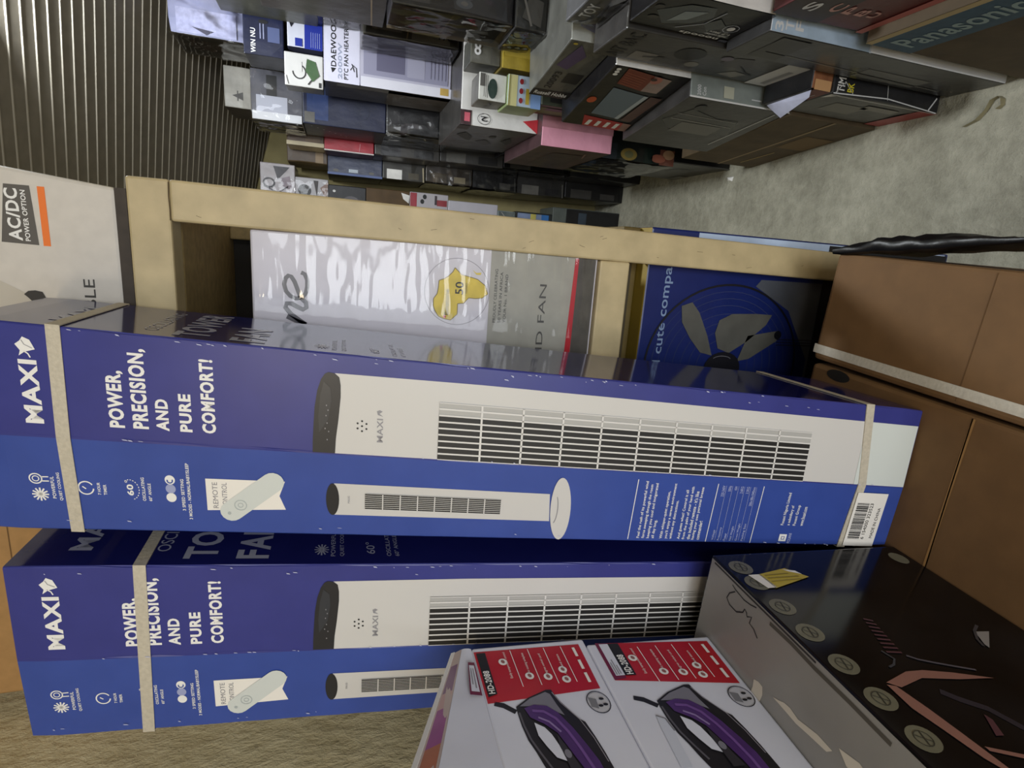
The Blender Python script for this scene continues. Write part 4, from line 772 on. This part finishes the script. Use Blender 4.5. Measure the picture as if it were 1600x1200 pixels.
P('blue_logo_box', 'small blue and white box leaning beside the leaf print box', (.612, .73, 2.21, 2.32, 1.56, 1.675), c('#b7b9c6', .35, .04), c('#45465c'), [('N', 'r', (.0, .02, .98, .52), M('#222f86', .35)), ('N', 'r', (.66, .35, .95, .6), WHT, 2), ('N', 'o', (.8, .48, .09, .09, .0026), INK, 3), ('N', 'r', (.04, .58, .25, .78), M('#222f86', .35), 2), ('N', 'p', [(.5, .88), (.7, .96), (.7, .75)], c('#2b2b36'), 2)] + [('N', 's', [(.05, .1 + .06 * i), (.45, .1 + .06 * i)], .002, M('#7780b4', .4), 2) for i in range(5)], rz=3)
P('navy_lettered_carton', 'navy carton with pale letters above the leaf print box', (.572, .70, 2.22, 2.38, 1.685, 1.81), c('#1f2548', .35), c('#2b2a30'), [('N', 't', (.05, .70, .62, .82), 'WIN NU', tw, 2), ('N', 's', [(.4, .58), (.75, .58)], .003, LAV, 2), ('N', 's', [(.4, .5), (.75, .5)], .003, LAV, 2), ('N', 'r', (.35, .1, .7, .4), M('#4c5578', .3)), ('N', 'e', (.8, .5, .05, .12), INK, 2)])
P('cloudy_wrapped_carton', 'bluish white film wrapped carton topping the pile near the roof', (.605, .735, 2.24, 2.46, 1.81, 2.03), c('#8487a4', .3, .15), c('#4a443e', .35), [('N', 'r', (.05, .1, .6, .9), M('#9a9cb8', .3, .2)), ('N', 'p', [(.05, .5), (.2, .7), (.15, .4)], c('#55526a'), 2), ('L', 'r', (.3, .3, .8, .8), c('#5a4038')), ('L', 'r', (.0, .0, .2, 1), c('#57524a'))], crush=.008)
P('green_red_carton', 'green carton with a red band near the roof at the frame edge', (.68, .82, 2.03, 2.2, 1.575, 1.87), c('#5f6a40'), c('#4a4a38'), [('N', 'r', (.0, .02, .2, .82), c('#92242a'), 2), ('N', 'r', (.2, .1, .8, .7), c('#55492e')), ('N', 'r', (.0, .0, 1, .03), M('#a79a86', .5), 3)])
# --- far stacks, dark
FAR = [(.43, 0, .28, BLACK, CHAR, 'black carton on the floor behind the thin black one'), (.44, .28, .55, CHAR, BLK2, 'charcoal carton in the far dark stack, below a black one'), (.425, .55, .80, BLACK, BLK2, 'black carton behind the round print carton'), (.44, .80, 1.06, c('#3f3c3a'), CHAR, 'dusty grey carton behind the white numbered carton'), (.43, 1.06, 1.33, c('#2c2b30'), c('#45433f', .25), 'grey film wrapped carton under the dark blue far carton')]
for i, (x, z0, z1, a_, b_, lb) in enumerate(FAR): P('dark_carton', lb, (x, .80, 2.47, 2.76, z0, z1), a_, b_, [('N', 'r', (.03, .2, .25, .8), GRY if i % 2 else BLK2), ('L', 'r', (.1, .15, .6, .6), CHAR if i % 2 else GRY), ('L', 's', [(.05, .92), (.95, .9)], .005, LGRY, 2), ('N', 's', [(.01, .03), (.3, .05)], .006, LGRY, 2)], crush=.005)
P('dark_blue_carton', 'dark blue carton with tiny pale specks of lettering, far in the pile', (.425, .80, 2.48, 2.74, 1.33, 1.645), c('#151f45'), c('#101219'), [('N', 'r', (.05, .7, .5, .95), c('#27407c')), ('N', 'r', (.02, .86, .12, .98), LGRY, 2), ('L', 'r', (.0, .0, 1, .12), c('#332b26')), ('N', 'e', (.2, .3, .1, .1), c('#182246'), 2)] + [('L', 'e', (.9 - .1 * i, .9 - .07 * i, .01, .012), tw, 2) for i in range(7)])
P('glossy_wrapped_box', 'shiny film wrapped white box on the dark blue far carton', (.42, .60, 2.50, 2.74, 1.645, 1.83), c('#7d7d86', .2, .2), c('#5d5a56', .3), [('N', 'r', (.04, .3, .5, .9), M('#a7a9b4', .25)), ('N', 'r', (.5, .5, .9, .7), INK), ('N', 'r', (.02, .02, .18, .98), M('#c7c8cc', .2), 2), ('L', 'r', (.2, .35, .8, .5), INK), ('L', 'r', (.0, .0, .25, 1), LGRY)], crush=.004)
P('white_capped_box', 'small dull white box topping the far end of the pile', (.455, .60, 2.52, 2.74, 1.83, 1.925), c('#8a877f'), c('#4a4038'), [('N', 'p', [(.2, .3), (.3, .7), (.4, .3)], GRY), ('N', 's', [(.18, .5), (.42, .5)], .004, GRY, 2)])
D2 = [(.385, 0, .40, CHAR, BLK2, 'charcoal carton on the floor toward the back wall'), (.39, .40, .75, BLACK, CHAR, 'black carton with a silver strip toward the back wall'), (.385, .75, 1.06, GRY, CHAR, 'grey carton with a pale label toward the back wall'), (.38, 1.06, 1.36, c('#48443f'), GRY, 'dusty brown grey carton under the bright red carton')]
for i, (x, z0, z1, a_, b_, lb) in enumerate(D2): P('dark_carton', lb, (x, .80, 2.78, 2.94, z0, z1), a_, b_, [('N', 'r', (.01, .6, .12, .9), LGRY if i in (1, 2) else BLK2), ('N', 'r', (.02, .1, .1, .4), CHAR, 2), ('L', 's', [(.05, .1), (.95, .14)], .005, LGRY, 2)], crush=.005)
P('red_far_carton', 'bright red carton lying high toward the back wall', (.378, .80, 2.78, 2.94, 1.36, 1.575), c('#a01c2c', .35), c('#55222a'), [('N', 's', [(.02, .3), (.1, .28)], .002, c('#d08a90'), 2), ('N', 'r', (.0, .0, .012, 1), c('#c9c4c0'), 2)])
P('beige_far_carton', 'beige carton with a brown panel over the bright red one', (.385, .80, 2.78, 2.94, 1.575, 1.73), c('#6b4f35'), CREAM, [('N', 'r', (.0, .0, .04, 1), CREAM), ('N', 'r', (.05, .1, .3, .5), c('#7f6243'), 2)])
E2 = [(.30, 0, .35, BLACK, BLK2, 'black carton on the floor by the far right of the aisle'), (.295, .35, .62, CHAR, GRY, 'charcoal carton second from the floor by the back wall'), (.30, .62, .86, BLK2, CHAR, 'black carton wrapped in crackled film by the back wall'), (.305, .86, 1.10, c('#5a4a36'), DBRN, 'brown carton wrapped in film by the back wall'), (.30, 1.10, 1.31, c('#3a362c'), c('#4a4436'), 'olive brown carton under the blue carton with silver dots')]
for i, (x, z0, z1, a_, b_, lb) in enumerate(E2): P('dark_carton', lb, (x, .80, 2.96, 3.28, z0, z1), a_, b_, [('N', 'r', (.01, .55, .10, .9), (GRY, LGRY, CHAR, c('#7d6a4a'), WHT)[i]), ('N', 's', [(.005, .04), (.14, .06)], .006, (CHAR, LGRY, LGRY, LGRY, CREAM)[i], 2), ('N', 'r', (.02, .15, .08, .4), (GRY, BLK2, LGRY, CREAM, c('#5a5138'))[i], 2)], crush=.006)
P('blue_far_carton', 'dull blue carton with silver dots beside the bright red one', (.298, .80, 2.96, 3.28, 1.31, 1.565), c('#2a3a66', .3), c('#232a44'), [('N', 'r', (.03, .45, .06, .62), c('#b9c3cf'), 2), ('N', 'e', (.04, .85, .012, .05), LGRY, 2), ('N', 'e', (.04, .2, .012, .05), LGRY, 2), ('N', 'r', (.0, .0, .02, 1), c('#55679a'), 2)])
P('brown_far_carton', 'small brown carton with a crushed corner high by the back wall', (.335, .60, 2.96, 3.2, 1.565, 1.745), c('#6a5238'), c('#8d7a5a'), [('N', 'r', (.02, .1, .2, .3), c('#8a7354'))], crush=.006)
# --- stack that closes the end of the aisle, seen beside the shelf post
G = [('grey_end_carton', 'grey green carton with a black oval at the foot of the end stack', 0, .40, .25, c('#77807a'), [('N', 'r', (0, .0, .98, .8), BLK2), ('N', 'e', (.6, .3, .3, .2), INK, 2), ('N', 'r', (.05, .5, .9, .62), c('#4a5a6c'), 2)]),
     ('spray_can_box', 'dark box picturing a blue and white spray can in the end stack', .40, .61, .21, c('#30363a'), [('N', 'r', (.72, .1, .95, .95), c('#7c8cae')), ('N', 'r', (.72, .1, .95, .3), c('#2d6bb0'), 2), ('N', 'r', (.72, .45, .95, .6), c('#c7bb62'), 2)]),
     ('silver_box', 'small silver wrapped box in the end stack', .61, .71, .205, c('#8f9b9c', .2), [('N', 's', [(.5, .2), (.95, .8)], .005, WHT, 2)]),
     ('white_end_carton', 'plain white carton in the end stack, beside the post', .71, .975, .232, c('#bdbac4', .35, .03), []),
     ('coffee_set_carton', 'white carton with red end and pictured cups beside the post', .975, 1.172, .256, c('#b5b0b6', .35, .03), [('N', 'r', (.55, .82, .98, .99), c('#9a2434')), ('N', 'e', (.78, .68, .06, .05), INK, 2), ('N', 'e', (.9, .62, .06, .05), INK, 2), ('N', 'r', (.72, .30, .95, .36), c('#44303a'), 2), ('N', 'r', (.7, .04, .85, .3), c('#8f2630'), 2)]),
     ('plain_brown_carton', 'plain brown carton in the end stack with a white torn corner', 1.172, 1.385, .255, c('#75572f', .6), [('N', 'p', [(.7, .02), (.9, .0), (.95, .2), (.8, .15)], WHT, 2)]),
     ('black_face_carton', 'black carton with a pale portrait print in the end stack', 1.385, 1.562, .252, c('#24242a'), [('N', 'e', (.62, .4, .14, .22), c('#77727a'), 2), ('N', 'e', (.85, .85, .03, .04), tw, 2)]),
     ('speaker_carton', 'white carton with a round dark speaker print near the back wall', 1.562, 1.712, .272, c('#b3b0b4', .3, .04), [('N', 'e', (.72, .72, .13, .2), c('#45484c'), 2), ('N', 'p', [(.6, .35), (.95, .45), (.95, .3)], c('#3a3034'), 2), ('N', 'p', [(.55, .05), (.95, .0), (.8, .25)], c('#8a6f66'), 2)]),
     ('shaver_carton', 'white shiny carton with a dark swirl print topping the end stack', 1.712, 1.865, .322, c('#b5aeb2', .2, .04), [('N', 'o', (.66, .75, .09, .18, .008), c('#45404a'), 2), ('N', 'p', [(.72, .5), (.95, .62), (.95, .15), (.85, .3)], c('#4b4650'), 2), ('N', 'p', [(.55, .3), (.75, .42), (.8, .15), (.6, .1)], c('#8d7f88'), 2), ('N', 's', [(.6, .9), (.5, .5), (.62, .2)], .006, c('#6a626c'), 2)])]
for nm, lb, z0, z1, x1, mt, pr_ in G: P(nm, lb, (.06, x1, 2.98, 3.2, z0, z1), mt, mt, pr_)

for k_, o in enumerate([o for o in bpy.data.objects if o.get('category') and ('wrapped' in o['label'] or o.name in ('toaster_carton', 'black_pack', 'toy_pack', 'shaver_carton', 'speaker_carton', 'round_print_carton', 'dark_carton', 'dark_carton.002', 'dark_carton.006', 'dark_carton.011')) and o.name not in ('stand_fan_carton',)]):
    bb_ = [Vector(q) for q in o.bound_box]; X, Y, Z_ = max(q.x for q in bb_), max(q.y for q in bb_), max(q.z for q in bb_)
    film_wrap(o, (0, X, 0, Y, 0, Z_), k_ * 1.7, 'N' if o.name in ('shaver_carton', 'speaker_carton', 'kitchen_set_carton', 'fan_heater_carton') else 'L' if o.name in ('kettle_carton', 'mixer_carton', 'cooker_carton') else 'NL')
